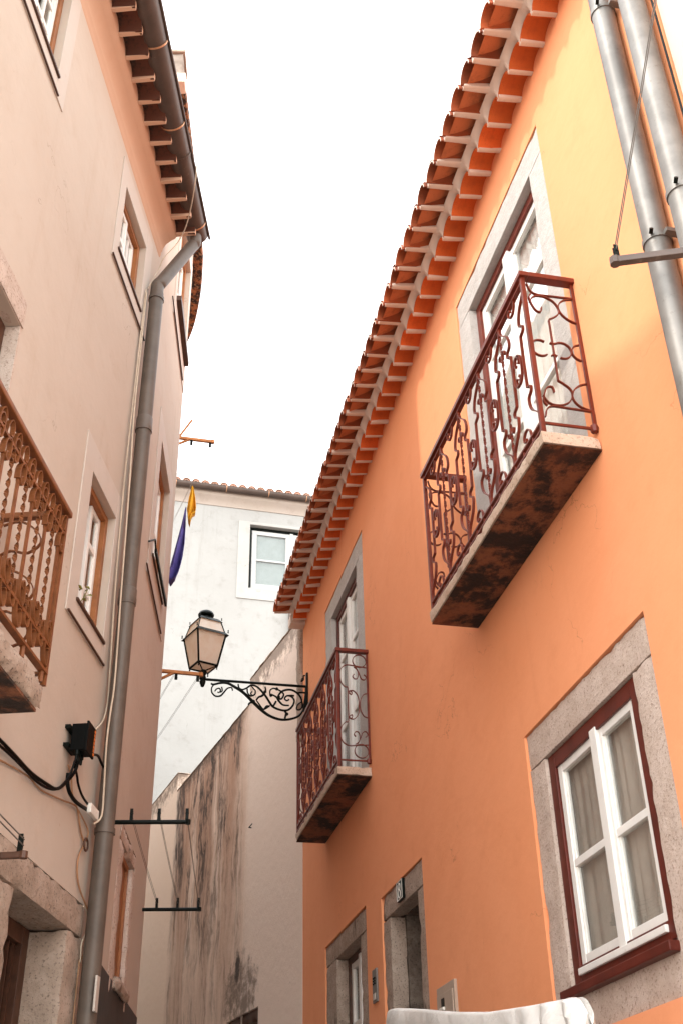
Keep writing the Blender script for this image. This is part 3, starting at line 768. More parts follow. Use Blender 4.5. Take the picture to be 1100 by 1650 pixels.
# eave tiles seen from below between mortared ribs
ta = barrel(AW, .10, .30, .078, .075, .012, .02).mesh('roof_tile', m_tileold, smooth=True)
ra = MB(-1); ra.box(-.017, .017, .10, .30, -.015, .06); ra = ra.mesh('mortar_joint', m_cornice, bevel=.004)
s = 6.60; k = 0
while s > 3.3:
    place('mortar_joint', ra, pink, (-s, 0, 8.76)); t = place('roof_tile', ta, pink, (-(s-.095), 0, 8.765+random.uniform(-.004, .004))); t.rotation_euler = (0, random.uniform(-.04, .04), random.uniform(-.03, .03)); s -= .19
m = AW.mb(); m.box(2.0, 3.3, .0, .34, 8.76, 8.84); m.box(2.0, 6.62, .10, .30, 8.855, 8.88); m.build('eave_board', m_tileold, pink)
m = AW.mb(); vs = []; fs = []; n = 220
for i in range(n+1):
    s = 2.0+4.7*i/n; h_ = .08*abs(math.sin(i*math.pi/4.1)); vs += [(s, .30, 8.86+h_), (s, -3.2, 10.3+h_)]
for i in range(n): fs.append((2*i, 2*i+2, 2*i+3, 2*i+1))
m.add(vs, fs).build('roof', m_roof, pink)
# gutter: half-round trough with rolled lip, slightly falling
gt = sub('gutter', pink)
GZ, GR = 8.885, .092
def go(s): return .352-.034*(s-4.55)
m = AW.mb(); vs = []; fs = []; n = 14; st = [2.0, 2.5, 3, 4.5, 5.5, 6.76]
prof = [(GR*math.cos(math.pi+math.pi*k/n), GZ+GR*math.sin(math.pi+math.pi*k/n)) for k in range(n+1)]
prof = prof+[(GR+.006, GZ+.008), (GR+.014, GZ), (GR+.010, GZ-.010)]
for s_ in st:
    for a, b in prof: vs.append((s_, go(s_)+a, b))
P = len(prof)
for i in range(len(st)-1):
    for k in range(P-1): fs.append((i*P+k, i*P+k+1, (i+1)*P+k+1, (i+1)*P+k))
fs.append(tuple((len(st)-1)*P+k for k in range(n+1)))
m.add(vs, fs).build('trough', m_gutter, gt, smooth=True)
AW.mb().tube([(2.0, go(2.0)+GR+.008, GZ), (6.80, go(6.8)+GR+.008, GZ)], .011, 8).build('lip', m_gutter, gt, smooth=True)
def gclip(s_, mat, w_=.012, dr=.004):
    m = AW.mb(); m.ribbon([(s_, go(s_)+(GR+dr)*math.cos(math.pi+math.pi*k/14), GZ+(GR+dr)*math.sin(math.pi+math.pi*k/14)) for k in range(15)], (1, 0, 0), w_, .005); m.build('gutter_clip', mat, gt)
for s_ in (6.60, 5.57, 4.86, 3.9): gclip(s_, m_clip)
gclip(5.86, m_gutter, .02, .003)
# downpipe
dp = sub('downpipe', pink)
PS, PO, PR = 6.37, .085, .054
AW.mb().tube(smooth_path([(6.68, go(6.68), GZ-.085), (6.68, go(6.68), GZ-.16), (6.66, go(6.68)-.03, GZ-.24), (6.40, PO+.03, 8.03), (PS+.005, PO, 7.95), (PS, PO, 7.80)], 5), .052, 18).build('swan_neck', m_pipe, dp, smooth=True)
AW.mb().tube([(PS, PO, 7.86), (PS, PO, 5), (PS, PO, .6)], PR, 20).build('pipe', m_pipe, dp, smooth=True)
for z in (7.80, 6.52, 5.12, 3.60): clamp(AW, dp, PS, PO, z, PR, m_pipe)
for z in (6.51, 5.09): AW.mb().lathe((PS, PO, z+.06), [(PR, -.06), (PR+.005, -.06), (PR+.005, .05), (PR, .06)], 20).build('socket', m_pipe, dp, smooth=True)
AW.mb().box(6.30, 6.36, PO+PR*.86, PO+PR*.86+.012, 2.62, 2.80).build('reflector', m_sticker, dp, bevel=.003)

def pink_window(inner, outer, apron, label, broken=False, ajar=True, F=AW, par=None, sill_mat=None, z_sill=None):
    par = par or pink
    i, j, k, l = inner; a, b, c, d = outer; w = sub('window', par, label)
    # pale painted band, just proud of the plaster
    m = F.mb(); m.box(a, i, .0, .008, c, d).box(j, b, .0, .008, c, d).box(i, j, .0, .0075, l, d).box(i, j, .0, .0075, c, k)
    m.build('painted_band', m_band, w, bevel=.003)
    F.mb().box(apron[0], apron[1], .008, .020, apron[2], apron[2]+.012).build('apron_shade_strip', m_brown, w, bevel=.003)  # brown strip paints the shaded underside along the apron's lower edge
    F.mb().box(i-.03, j+.01, -.05, .022, k-.02, k-.001).build('sill_board', sill_mat or m_brown, w, bevel=.004)
    casing(F, w, i+.003, j-.003, k, l-.003, -.045, .045, .09, m_ochre)
    return w
w = pink_window(W_MID, (5.47, 6.27, 4.60, 5.86), (5.49, 6.25, 4.60), 'middle window with ochre frame and broken curtain pane')
sash(AW, w, 5.95, 6.15, 4.80, 5.61, -.08, [5.02, 5.34], m_whitep, .035, .03)
# open leaf, swung inwards
m = AW.mb()
for z0, z1 in ((4.80, 4.85), (5.57, 5.61)): m.box(5.69, 5.72, -.27, -.09, z0, z1)
m.box(5.69, 5.72, -.09, -.06, 4.80, 5.61).box(5.69, 5.72, -.27, -.24, 4.80, 5.61); m.build('open_leaf', m_whitep, w, bevel=.003)
sash(AW, w, 5.74, 5.93, 4.80, 5.61, -.11, [5.2], m_whitep, .035, .03)
curtain(AW, 5.72, 6.15, 4.80, 5.6, -.2, m_curtain, w, 5, .012)
w = pink_window(W_UP, (5.48, 6.40, 7.40, 8.43), (5.47, 6.40, 7.40), 'upper window under the eave with ochre frame')
sash(AW, w, 5.65, 5.92, 7.62, 8.18, -.06, [7.90], m_whitep, .04, .03, True, 1)
sash(AW, w, 5.94, 6.18, 7.62, 8.18, -.08, [7.90], m_whitep, .04, .03, True, 1)
curtain(AW, 5.64, 6.2, 7.6, 8.2, -.2, m_lace, w, 6, .012)
w = pink_window(W_TOP, (3.34, 4.30, 7.41, 8.50), (3.40, 4.19, 7.41), 'topmost corner window with white glazing bars')
sash(AW, w, 3.50, 3.79, 7.61, 8.33, -.06, [7.86, 8.1], m_whitep, .04, .03, True, 1)
sash(AW, w, 3.81, 4.10, 7.61, 8.33, -.06, [7.86, 8.1], m_whitep, .04, .03, True, 1)
# balcony door of the pink house
w = sub('balcony_door', pink, 'balcony door with pale stone lintel, mostly outside the photo')
AW.mb().rough_box(2.9, 4.30, -.26, .012, 5.64, 5.82, .06, .004, 3).build('lintel', m_stone, w, smooth=True)
AW.mb().rough_box(4.265, 4.286, -.34, .004, 3.70, 5.638, .06, .002, 4).build('jamb', m_stone, w, smooth=True)
AW.mb().rough_box(2.9, 3.10, -.3, .004, 3.70, 5.638, .06, .004, 4).build('jamb', m_stone, w, smooth=True)
casing(AW, w, 3.105, 4.262, 3.70, 5.635, -.075, .09, .10, m_brown, False)
AW.mb().box(3.17, 4.13, -.18, -.14, 3.70, 5.56).build('door_leaf', m_brown, w)
# street door
w = sub('doorway', pink, 'deep dark doorway with barred door in rough stone')
surround(AW, w, (4.98, 6.395, .6, 3.19), (5.27, 6.129, .6, 3.01), -.42, .010, m_stonedoor, False, .008, .05, 61)
casing(AW, w, 5.272, 6.127, .6, 3.005, -.20, .09, .08, m_brown, False)
AW.mb().box(5.38, 6.04, -.27, -.23, .6, 1.9).build('door_panel', m_brown, w)
for k in range(9): AW.mb().box(5.40+k*.075, 5.415+k*.075, -.250, -.232, 1.9, 2.92).build('bar', m_brown, w)
AW.mb().box(5.38, 6.04, -.252, -.228, 2.30, 2.325).build('bar', m_ochre, w)
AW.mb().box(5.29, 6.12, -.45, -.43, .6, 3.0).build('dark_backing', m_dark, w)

# balcony of the pink house: thick scrolls and twisted bars
b = sub('balcony', pink, 'ochre brown iron balcony with twisted bars on rough slab')
S0, S1, D, ZS = 2.95, 4.44, .335, 3.535
AW.mb().rough_box(S0, S1, .002, D, ZS, ZS+.13, .035, .012, 9).build('slab', m_stoned, b, smooth=True)
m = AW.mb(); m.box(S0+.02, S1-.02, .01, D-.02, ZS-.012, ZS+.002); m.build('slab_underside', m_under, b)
d = D-.012; zt = 4.575; zb = 3.72
m = AW.mb(); m.box(S0, S1+.03, d-.02, d+.024, zt-.034, zt).box(S1-.012, S1+.028, 0, d-.02, zt-.034, zt); m.build('handrail', m_orail, b, bevel=.008)
m = AW.mb(); m.box(S0, S1, d-.016, d+.016, zb-.014, zb).box(S0, S1, d-.010, d+.010, zb+.115, zb+.13).box(S0, S1, d-.010, d+.010, zt-.15, zt-.135).box(S1-.012, S1+.012, 0, d-.016, zb-.014, zb); m.each('rail', m_orail, b)
AW.mb().box(S1-.011, S1+.011, d-.011, d+.011, ZS+.12, zt-.03).build('post', m_orail, b)
side = (0, 1, 0); q = .094; n = int((S1-S0)/q)
for i in range(n):
    s = S1-.05-q*i
    if i % 2:
        AW.mb().twist((s, d, zb+.12), (s, d, zt-.14), .020, .006, 6).build('twisted_bar', m_orail, b)
    else:
        AW.mb().box(s-.010, s+.010, d-.005, d+.005, zb+.22, zt-.24).build('flat_bar', m_orail, b)
    for top in (1, -1):
        zc = (zt-.14) if top > 0 else (zb+.125)
        p = [(0, -.10), (.002, -.05), (.022, -.012), (.050, .0), (.066, -.03), (.060, -.085), (.040, -.112), (.022, -.098), (.024, -.078), (.036, -.074)] if i % 2 == 0 else [(0, -.02), (.004, .03), (.026, .055), (.05, .05), (.058, .02), (.050, -.045), (.03, -.065), (.016, -.05), (.022, -.03)]
        AW.mb().ribbon(smooth_path([(s-.015+x, d, zc+top*z) for x, z in p], 3), side, .026, .006).build('scroll', m_orail, b)
    p = [(-.02, 0), (.0, .04), (.03, .06), (.052, .04), (.046, .012), (.026, .008)]
    AW.mb().ribbon(smooth_path([(s+x, d, zt-.135+z*1.5) for x, z in p], 3), side, .022, .006).build('scroll', m_orail, b)
    if i % 2 == 0: AW.mb().ribbon(smooth_path([(s+x, d, zb+.118-z*1.6) for x, z in p], 3), side, .022, .006).build('scroll', m_orail, b)
for v in ((.25, .82), (.6, .5), (.3, .25)):
    pts = [(S1, .02+(d-.04)*u, zb+(zt-zb)*w_) for u, w_ in [(0, v[1]+.1), (.3, v[1]+.12), (.6, v[1]+.05), (.7, v[1]-.03), (.5, v[1]-.09), (.2, v[1]-.07), (0, v[1]-.1)]]
    AW.mb().ribbon(smooth_path(pts, 3), (1, 0, 0), .018, .006).build('scroll', m_orail, b)
for s in (3.2, 3.7, 4.15, 4.40): AW.mb().tube([(s, d, zb), (s, d, ZS+.12)], .012, 6).build('bracket_stub', m_orail, b)

# ------------------------------------------------------------------ FAR LEFT HOUSE (beyond the downpipe)
farh = BW.root('narrow_pale_house', 'narrow pale house beyond the downpipe with curved far corner', 'house')
BW1 = (.95, 1.76, 6.22, 7.36); BW2 = (1.14, 2.07, 9.20, 10.45); BW3 = (.60, 1.50, 2.86, 3.96)
facade(BW, .0, 2.22, -.5, 10.9, [BW1, BW2, BW3], 4.0, 'wall', m_pinkwall, farh, .25, False)
CURVE = [(2.22, 0), (2.5, -.035), (2.9, -.13), (3.4, -.29), (4.2, -.60), (6.0, -1.22), (8.0, -1.88), (11.0, -2.88), (15.0, -4.2)]  # unseen stretch past the corner extended to block sun on the stained wall
m = BW.mb()
for (a, b_), (c, d_) in zip(CURVE, CURVE[1:]): m.quad((a, b_, -.5), (c, d_, -.5), (c, d_, 10.9), (a, b_, 10.9))
m.add([(0, 0, 10.9), (0, -9, 10.9), (15, -9, 10.9)]+[(a, b_, 10.9) for a, b_ in reversed(CURVE)], [tuple(range(3+len(CURVE)))])
m.build('side_wall', m_pinkwall, farh)
# eave: dark underside following the curve
EV = [(.10, .06), (1.1, .085), (2.1, .095), (2.5, .075), (3.0, .01), (3.6, -.13), (4.3, -.42), (6, -1.08), (8, -1.74), (11, -2.74), (15, -4.05)]  # far end, out of view, lengthened to keep sun off the stained wall
m = BW.mb(); vs = []; fs = []; fine = smooth_path([(a, b_, 0) for a, b_ in EV], 10)
for p in fine: vs += [(p.x, p.y-.30, 10.93), (p.x, p.y, 10.90), (p.x, p.y+.012, 10.945), (p.x, p.y, 10.99), (p.x, p.y-2.0, 11.7)]
for i in range(len(fine)-1):
    for k in range(4): fs.append((i*5+k, i*5+k+1, (i+1)*5+k+1, (i+1)*5+k))
fs += [(0, 1, 2, 3, 4)]
m.add(vs, fs).build('roof', m_crust, farh)
BW.mb().rough_box(-.05, .10, -.5, .075, 10.86, 11.0, .05, .006, 2).build('eave_end', m_mortar, farh, smooth=True)
ch = sub('parapet_block', farh)
BW.mb().rough_box(.07, .36, -.6, .02, 10.92, 11.46, .08, .01, 5).build('block', m_parapet, ch, smooth=True)
BW.mb().box(.05, .38, -.64, .035, 11.46, 11.50).build('coping', m_stoned, ch, bevel=.01)
def b_window(inner, outer, apron, label, sillmat):
    w = pink_window(inner, outer, apron, label, F=BW, par=farh, sill_mat=sillmat); i, j, k, l = inner; mid = (i+j)/2
    sash(BW, w, i+.05, mid-.005, k+.05, l-.05, -.07, [(k+l)/2], m_whitep, .045, .03); sash(BW, w, mid+.005, j-.05, k+.05, l-.05, -.07, [(k+l)/2], m_whitep, .045, .03)
    curtain(BW, i+.05, j-.05, k, l-.05, -.2, m_lace, w, 6, .012)
    return w
w = b_window(BW1, (.74, 1.98, 5.95, 7.56), (.63, 1.83, 5.95), 'farther middle window with black bar across its sill', m_brown)
BW.mb().box(.88, 1.80, .03, .05, 6.20, 6.235).build('sill_bar', m_black, w); BW.mb().tube([(.90, .04, 6.215), (.80, .04, 6.27), (.66, .012, 6.17)], .008, 6).build('bar_hook', m_black, w)
w = b_window(BW2, (1.0, 2.2, 8.88, 10.65), (.79, 2.0, 8.88), 'farther upper window with brown sill board', m_brown)
BW.mb().box(1.11, 2.09, .0, .055, 9.14, 9.20).build('sill_bar', m_brown, w, bevel=.005)
w = sub('window', farh, 'low narrow window with ochre wooden shutter in crumbling stone')
surround(BW, w, (.60, 1.50, 2.86, 3.96), (.84, 1.364, 3.02, 3.85), -.22, .008, m_stone, True, .010, .045, 71)
BW.mb().box(.882, 1.322, -.075, -.045, 3.062, 3.808).build('shutter', m_ochre, w); casing(BW, w, .843, 1.362, 3.021, 3.849, -.028, .04, .05, m_ochre)
BW.mb().rough_box(.80, 1.40, .0, .05, 2.94, 3.02, .04, .01, 8).build('sill', m_stoned, w, smooth=True)
BW.mb().box(.12, 2.215, .0, .008, -.4, 2.98).build('dado', m_dado, farh)

# ------------------------------------------------------------------ STAINED GARDEN WALL
sw_ = SW.root('stained_garden_wall', 'high plaster wall streaked with brown and black rain stains', 'wall')
HOLE = (1.58, 2.92, 1.0, 4.0)
def wall_piece(s0, s1, z1, name, holes=()):
    facade(SW, s0, s1, -.2, z1, list(holes), .45, name, m_stain, sw_, .40)
wall_piece(.012, 2.29, 8.68, 'wall', [(1.58, 2.288, 1.0, 4.0)])
wall_piece(2.292, 6.42, 8.28, 'wall', [(2.293, 2.92, 1.0, 4.0)])
wall_piece(6.422, 14, 8.62, 'wall')
SW.mb().rough_box(.02, 2.30, -.46, .012, 8.68, 8.72, .1, .008, 1).build('coping', m_stoned, sw_, smooth=True)
SW.mb().rough_box(2.29, 6.42, -.46, .012, 8.28, 8.31, .1, .008, 2).build('coping', m_stoned, sw_, smooth=True)
SW.mb().rough_box(6.41, 13, -.46, .012, 8.62, 8.65, .1, .008, 3).build('coping', m_stoned, sw_, smooth=True)
SW.mb().rough_box(1.56, 2.94, -.38, -.03, 3.86, 4.02, .06, .01, 4).build('timber_lintel', m_brown, sw_, smooth=True)
SW.mb().box(1.58, 2.92, -.42, -.38, 1.0, 3.87).build('blocking_board', m_stoned, sw_)
SW.mb().rough_box(.0, .16, -.3, .05, 6.9, 8.60, .06, .02, 6).build('mossy_pier', m_stoned, sw_, smooth=True)
SW.mb().tube([(2.0, .012, 6.35), (2.0, .05, 6.35), (1.86, .05, 6.36)], .008, 6).build('iron_hook', m_black, sw_)

# ------------------------------------------------------------------ WHITE HOUSE at the back
wh = WW.root('white_house', 'white rendered house at the end of the alley with tiled eave', 'house', at=(0, 0, 1.6*(1-WK)))
WO = (-.70, 1.46, 11.79, 13.52); WI = (-.47, 1.23, 12.03, 13.46)
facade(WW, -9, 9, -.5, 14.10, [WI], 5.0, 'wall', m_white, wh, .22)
sweep(WW, [(0, 13.80), (.015, 13.80), (.02, 13.86), (.05, 13.93), (.10, 13.985), (.11, 14.0), (.11, 14.12), (0, 14.12)], -9, 9, 'cornice', m_wcorn, wh)
m = WW.mb(); n = 12; prof = [(.185+.075*math.cos(math.pi+math.pi*k/n), 14.13+.075*math.sin(math.pi+math.pi*k/n)) for k in range(n+1)]
sweep(WW, prof+[(.265, 14.14)], -9, 9, 'gutter', m_gutter, wh, cap=False)
for s in (-1.0, -.15, .62, -2.0): WW.mb().ribbon([(s, .185+.08*math.cos(math.pi+math.pi*k/12), 14.13+.08*math.sin(math.pi+math.pi*k/12)) for k in range(13)], (1, 0, 0), .014, .005).build('gutter_clip', m_clip, wh)
tw = barrel(WW, -.30, .20, .070, .070, .014, .10).mesh('roof_tile', m_tilepink, smooth=True)
tw2 = barrel(WW, -.30, .196, .040, .045, .012, .10).mesh('roof_tile', m_tilepink, smooth=True)
for i in range(34):
    s = -3.1+.1865*i; a = place('roof_tile', tw, wh, (-s*WK, 0, (14.27+random.uniform(-.004, .004))*WK)); place('roof_tile', tw2, wh, (-s*WK, 0, 14.262*WK))
m = WW.mb(); m.quad((-9, .15, 14.20), (9, .15, 14.20), (9, -4, 15.8), (-9, -4, 15.8)); m.build('roof', m_roof, wh)
w = sub('window', wh, 'white two leaf window with pale surround')
m = WW.mb(); a, b_, c, d_ = WO; i, j, k, l = WI
m.box(a, i, 0, .018, c, d_).box(j, b_, 0, .018, c, d_).box(i, j, 0, .017, l, d_).box(i, j, 0, .017, c, k); m.build('painted_band', m_wband, w, bevel=.004)
casing(WW, w, i+.003, j-.003, k, l-.003, -.09, .045, .06, m_black)
WW.mb().box(i, j, -.12, .012, k-.03, k).build('sill', m_brown, w)
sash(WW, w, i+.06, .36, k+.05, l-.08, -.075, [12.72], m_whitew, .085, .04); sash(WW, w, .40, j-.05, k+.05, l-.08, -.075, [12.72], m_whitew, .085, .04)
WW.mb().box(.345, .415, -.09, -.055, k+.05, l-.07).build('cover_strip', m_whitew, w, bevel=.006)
WW.mb().box(i+.05, j-.05, -.15, -.13, k, l).build('blind', m_blind, w)
WW.mb().tube([(.36, .07, 11.72), (.36, .07, 11.0), (.36, .07, 7.5)], .055, 14).build('downpipe', m_gutter, wh, smooth=True)

# ------------------------------------------------------------------ STREET LAMP on the orange house corner
lamp = RW.root('street_lamp', 'black wall lamp with tapered frosted lantern on scrolled iron bracket', 'street lamp')
LS, LO = 13.0, 1.335
bk = sub('bracket', lamp)
def br(x, y, ds=0): return (LS+ds, (1050-x)/980*1.26+.02, 7.475-(y-(145+(x-70)*.0714))/690)
RW.mb().tube([br(40, 143), br(560, 180), br(1052, 215)], .017, 10).build('arm', m_black, bk, smooth=True)
RW.mb().box(LS-.03, LS+.03, .0, .025, 7.12, 7.66).build('wall_plate', m_black, bk, bevel=.004)
def scroll(pts, r, r1=None, n=5, name='scroll'):
    P = smooth_path([br(*p) for p in pts], n); N = len(P)
    return RW.mb().tube(P, r, 8, rr=[r+((r1 or r)-r)*abs(i/(N-1)*2-1) for i in range(N)]).build(name, m_black, bk, smooth=True)
scroll([(110, 182), (135, 192), (200, 178), (270, 180), (340, 215), (430, 270), (540, 370), (620, 440), (700, 490), (800, 520), (900, 515), (985, 480), (1040, 400)], .022, .012)
scroll([(140, 190), (118, 225), (125, 270), (160, 300), (205, 298), (235, 270), (270, 230), (310, 222), (322, 250)], .012, .008)
scroll([(150, 255), (165, 235), (190, 228), (205, 245), (195, 265), (175, 262)], .010, .008)
scroll([(215, 215), (222, 250), (205, 265)], .009)
scroll([(375, 190), (385, 225), (420, 240), (460, 225), (500, 200), (540, 205), (575, 225), (610, 260), (650, 305), (680, 350), (720, 400), (790, 430), (860, 435), (910, 400), (930, 350), (905, 310), (860, 300), (835, 325), (855, 345), (880, 335)], .015, .010)
scroll([(500, 200), (520, 225), (545, 255), (540, 285), (515, 295), (500, 275), (515, 260)], .011, .008)
scroll([(465, 235), (470, 270), (500, 300), (535, 292)], .010)
scroll([(640, 215), (645, 260), (610, 300), (580, 310), (555, 340)], .016, .010)
scroll([(690, 290), (690, 250), (720, 230), (760, 240), (800, 260), (825, 290), (800, 330), (770, 310), (800, 265), (850, 245), (910, 248), (965, 280), (1000, 330), (1010, 400), (985, 430), (955, 425), (965, 385), (1000, 360)], .014, .009)
scroll([(700, 285), (750, 310), (780, 350), (820, 385), (880, 390)], .015, .010)
scroll([(560, 345), (580, 370), (620, 420), (655, 415), (690, 390)], .012, .008)
scroll([(640, 420), (660, 395), (690, 400)], .013); scroll([(720, 400), (740, 370), (750, 350)], .013); scroll([(840, 510), (850, 460), (835, 445)], .013)
scroll([(480, 380), (500, 362), (540, 365)], .012); scroll([(930, 300), (900, 298), (870, 300)], .013); scroll([(1045, 275), (1000, 270), (960, 275)], .012)
scroll([(1040, 110), (1022, 112), (1020, 150), (1000, 165), (1010, 135)], .010, .008)
scroll([(1050, 215), (1048, 290), (1035, 380), (1020, 450)], .02, .016)
for x, y in ((640, 262), (700, 295), (755, 235), (530, 350), (860, 470), (775, 310)):
    p = br(x, y); RW.mb().lathe(p, [(0, -.025), (.018, -.012), (.022, 0), (.018, .012), (0, .025)], 8).build('rosette', m_black, bk, smooth=True)
# lantern
ln = sub('lantern', lamp)
TH = R_(25)
def corner(d, k, z):
    a = TH+k*math.pi/2            # k=0 left corner, 1 near corner, 2 right, 3 far
    o = LO+d*math.cos(a); s = LS+d*math.sin(a)*(1 if k % 2 == 0 else 1)
    return (s, o, z)
# orient so corner 1 faces the viewer (towards smaller s)
def corner(d, k, z):
    vx, vy = {0: (1, 1), 1: (1, -1), 2: (-1, -1), 3: (-1, 1)}[k]
    c, s_ = .28/.31, .13/.31
    off = {0: (c, s_), 1: (s_, -c), 2: (-c, -s_), 3: (-s_, c)}[k]
    return (LS+d*off[1], LO+d*off[0], z)
def ring(d0, z0, d1, z1, r, name='frame_ring'):
    m = RW.mb()
    for k in range(4): m.tube([corner(d0, k, z0), corner(d1, (k+1) % 4, z1)], r, 6)
    return m.build(name, m_black, ln)
zB, zR, zU, zC = 7.64, 8.07, 8.25, 8.32
for k in range(4):
    RW.mb().tube([corner(.185, k, zB), corner(.285, k, zR)], .013, 6).build('corner_bar', m_black, ln)
    RW.mb().tube([corner(.27, k, zR), corner(.205, k, zU)], .008, 6).build('corner_bar', m_black, ln)
    RW.mb().lathe(corner(.31, k, zR+.02), [(0, -.02), (.010, -.01), (.006, .01), (.010, .02), (0, .035)], 8).build('finial', m_black, ln)
    RW.mb().lathe(corner(.215, k, zU+.03), [(0, -.02), (.008, -.01), (.005, .008), (.008, .015), (0, .025)], 8).build('finial', m_black, ln)
    RW.mb().lathe(corner(.18, k, zB-.03), [(0, .02), (.010, .01), (.006, -.01), (.010, -.02), (0, -.03)], 8).build('finial', m_black, ln)
    a, b_ = k, (k+1) % 4
    RW.mb().quad(corner(.18, a, zB), corner(.18, b_, zB), corner(.278, b_, zR-.01), corner(.278, a, zR-.01)).build('pane', m_frost, ln)
    RW.mb().quad(corner(.262, a, zR+.015), corner(.262, b_, zR+.015), corner(.20, b_, zU), corner(.20, a, zU)).build('roof_pane', m_frost, ln)
    RW.mb().tube([corner(.18, k, zB), (LS, LO, zB-.06)], .008, 6).build('base_rib', m_black, ln)
    RW.mb().add([corner(.18, a, zB-.004), corner(.18, b_, zB-.004), (LS, LO, zB-.05)], [(0, 1, 2)]).build('base_pane', m_frost, ln)
ring(.185, zB, .185, zB, .014)
m = RW.mb()
for k in range(4):   # flared rims
    a, b_ = k, (k+1) % 4
    m.add([corner(.27, a, zR+.02), corner(.27, b_, zR+.02), corner(.325, b_, zR-.028), corner(.325, a, zR-.028), corner(.262, a, zR-.012), corner(.262, b_, zR-.012)], [(0, 1, 2, 3), (3, 2, 5, 4), (4, 5, 1, 0)])
m.build('lower_rim', m_black, ln)
m = RW.mb()
for k in range(4):
    a, b_ = k, (k+1) % 4
    m.add([corner(.17, a, zU+.04), corner(.17, b_, zU+.04), corner(.232, b_, zU-.012), corner(.232, a, zU-.012), corner(.19, a, zU-.002), corner(.19, b_, zU-.002)], [(0, 1, 2, 3), (3, 2, 5, 4), (4, 5, 1, 0)])
m.add([corner(.172, k, zU+.04) for k in range(4)], [(0, 1, 2, 3)])
m.build('upper_rim', m_black, ln)
RW.mb().lathe((LS, LO, zU+.04), [(.0, 0), (.07, .0), (.06, .03), (.065, .05), (.10, .065), (.105, .085), (.09, .115), (.05, .14), (.015, .15), (0, .152)], 20).build('cap', m_black, ln, smooth=True)
RW.mb().lathe((LS, LO, 7.475), [(0, -.11), (.02, -.10), (.035, -.06), (.04, -.03), (.03, -.015), (.042, 0), (.042, .03), (.03, .05), (.045, .07), (.05, .10), (.02, .13), (.0, .14)], 14).build('boss', m_black, ln, smooth=True)
RW.mb().lathe((LS, LO, 7.85), [(0, -.10), (.03, -.08), (.045, 0), (.03, .06), (.02, .09), (.02, .2), (0, .21)], 12).build('lamp_bulb', m_whitep, ln, smooth=True)

# ------------------------------------------------------------------ washing-line racks
def along(F, o): o.matrix_world = Matrix.Translation(F.O) @ Matrix.Rotation(F.rz, 4, 'Z'); return o
def wrack(F, name, label, root, tip, mat, eyes, r=.014, sq=False, brace=False, under=(), group='washing line brackets fixed to the house walls'):
    rt = F.root(name, label, 'clothes rack', group); p0, p1 = Vector(root), Vector(tip)
    if sq:
        m = F.mb(); m.ribbon([p0, p1], (0, 0, 1), r*1.8, r*1.8); m.build('arm', mat, rt, bevel=.003)
    else: F.mb().tube([p0, p1], r, 10).build('arm', mat, rt, smooth=True)
    F.mb().lathe(tuple(p1), [(0, -r*1.1), (r*1.25, -r), (r*1.25, r), (0, r*1.1)], 8).build('end_cap', mat, rt)
    for t in eyes:
        p = p0.lerp(p1, t)
        m = F.mb(); m.box(p.x-.008, p.x-.003, p.y-.010, p.y+.010, p.z, p.z+.085).box(p.x+.003, p.x+.008, p.y-.010, p.y+.010, p.z, p.z+.075)
        m.each('pulley_fork', m_black, rt, bevel=.002)
        F.mb().lathe((p.x, p.y, p.z+.055), [(0, -.004), (.012, -.004), (.012, .004), (0, .004)], 8).build('pulley_wheel', m_black, rt)
    if under:
        for t in under:
            p = p0.lerp(p1, t); F.mb().box(p.x-.012, p.x+.012, p.y-.014, p.y+.014, p.z-.075, p.z-.01).build('pulley', m_black, rt, bevel=.003)
    if brace: F.mb().tube([p0+Vector((0, 0, -.13)), p0.lerp(p1, .45)], r*.8, 6).build('brace', mat, rt)
    return rt
def lines(F, label, segs, mat, r=.0016, group='washing lines strung between brackets'):
    rt = F.root('washing_line', label, 'washing line', group)
    for a, b_ in segs:
        a, b_ = Vector(a), Vector(b_)
        for dz in (-.012, .012):
            mid = (a+b_)/2+Vector((0, 0, -.012)); F.mb().tube(smooth_path([a+Vector((0, 0, dz)), mid+Vector((0, 0, dz)), b_+Vector((0, 0, dz))], 4), r, 5).build('cord', mat, rt)
    return rt
wrack(BW, 'clothes_rack', 'black iron washing line bar beside the grey downpipe', (.12, -.02, 3.79), (.12, .485, 3.79), m_black, (.30, .64, .985))
wrack(BW, 'clothes_rack', 'lower black iron washing line bar below in front of stained wall', (2.1, -.02, 3.73), (2.1, .435, 3.73), m_black, (.28, .63, .98))
lines(BW, 'three washing lines joining the two black iron bars', [((.12, o1, 3.84), (2.1, o2, 3.785)) for o1, o2 in ((.13, .108), (.304, .268), (.477, .426))], m_line)
for o1, s_ in ((.13, .28), (.426, 1.86)):
    pass
ar = wrack(BW, 'clothes_rack', 'weathered wooden line arm high against the sky', (3.2, -.20, 9.06), (3.2, .247, 9.0), m_wood, (), .018, True, True, (.48, .94))
BW.mb().ribbon([(3.2, -.16, 9.0), (3.2, .005, 9.30)], (1, 0, 0), .018, .018).build('stay', m_wood, ar)
wrack(BW, 'clothes_rack', 'ochre wooden line arm ending at the street lamp', (3.2, -.20, 6.245), (3.2, .257, 6.20), m_wood, (), .018, True, True, (.48, .94))
BWc = lambda t, o: (3.2+t*.94, o-t*.34)
lines(BW, 'pale washing lines above the yellow cloth', [((3.2, .235, 8.98), (5.2, -.46, 8.95)), ((3.2, .02, 9.0), (5.2, -.66, 8.97))], m_lineg, .0016)
lines(BW, 'pale washing lines sloping down below the street lamp', [((3.2, .235, 6.18), (5.6, -.60, 6.16)), ((3.2, .0, 6.2), (5.6, -.82, 6.17))], m_line, .0016)
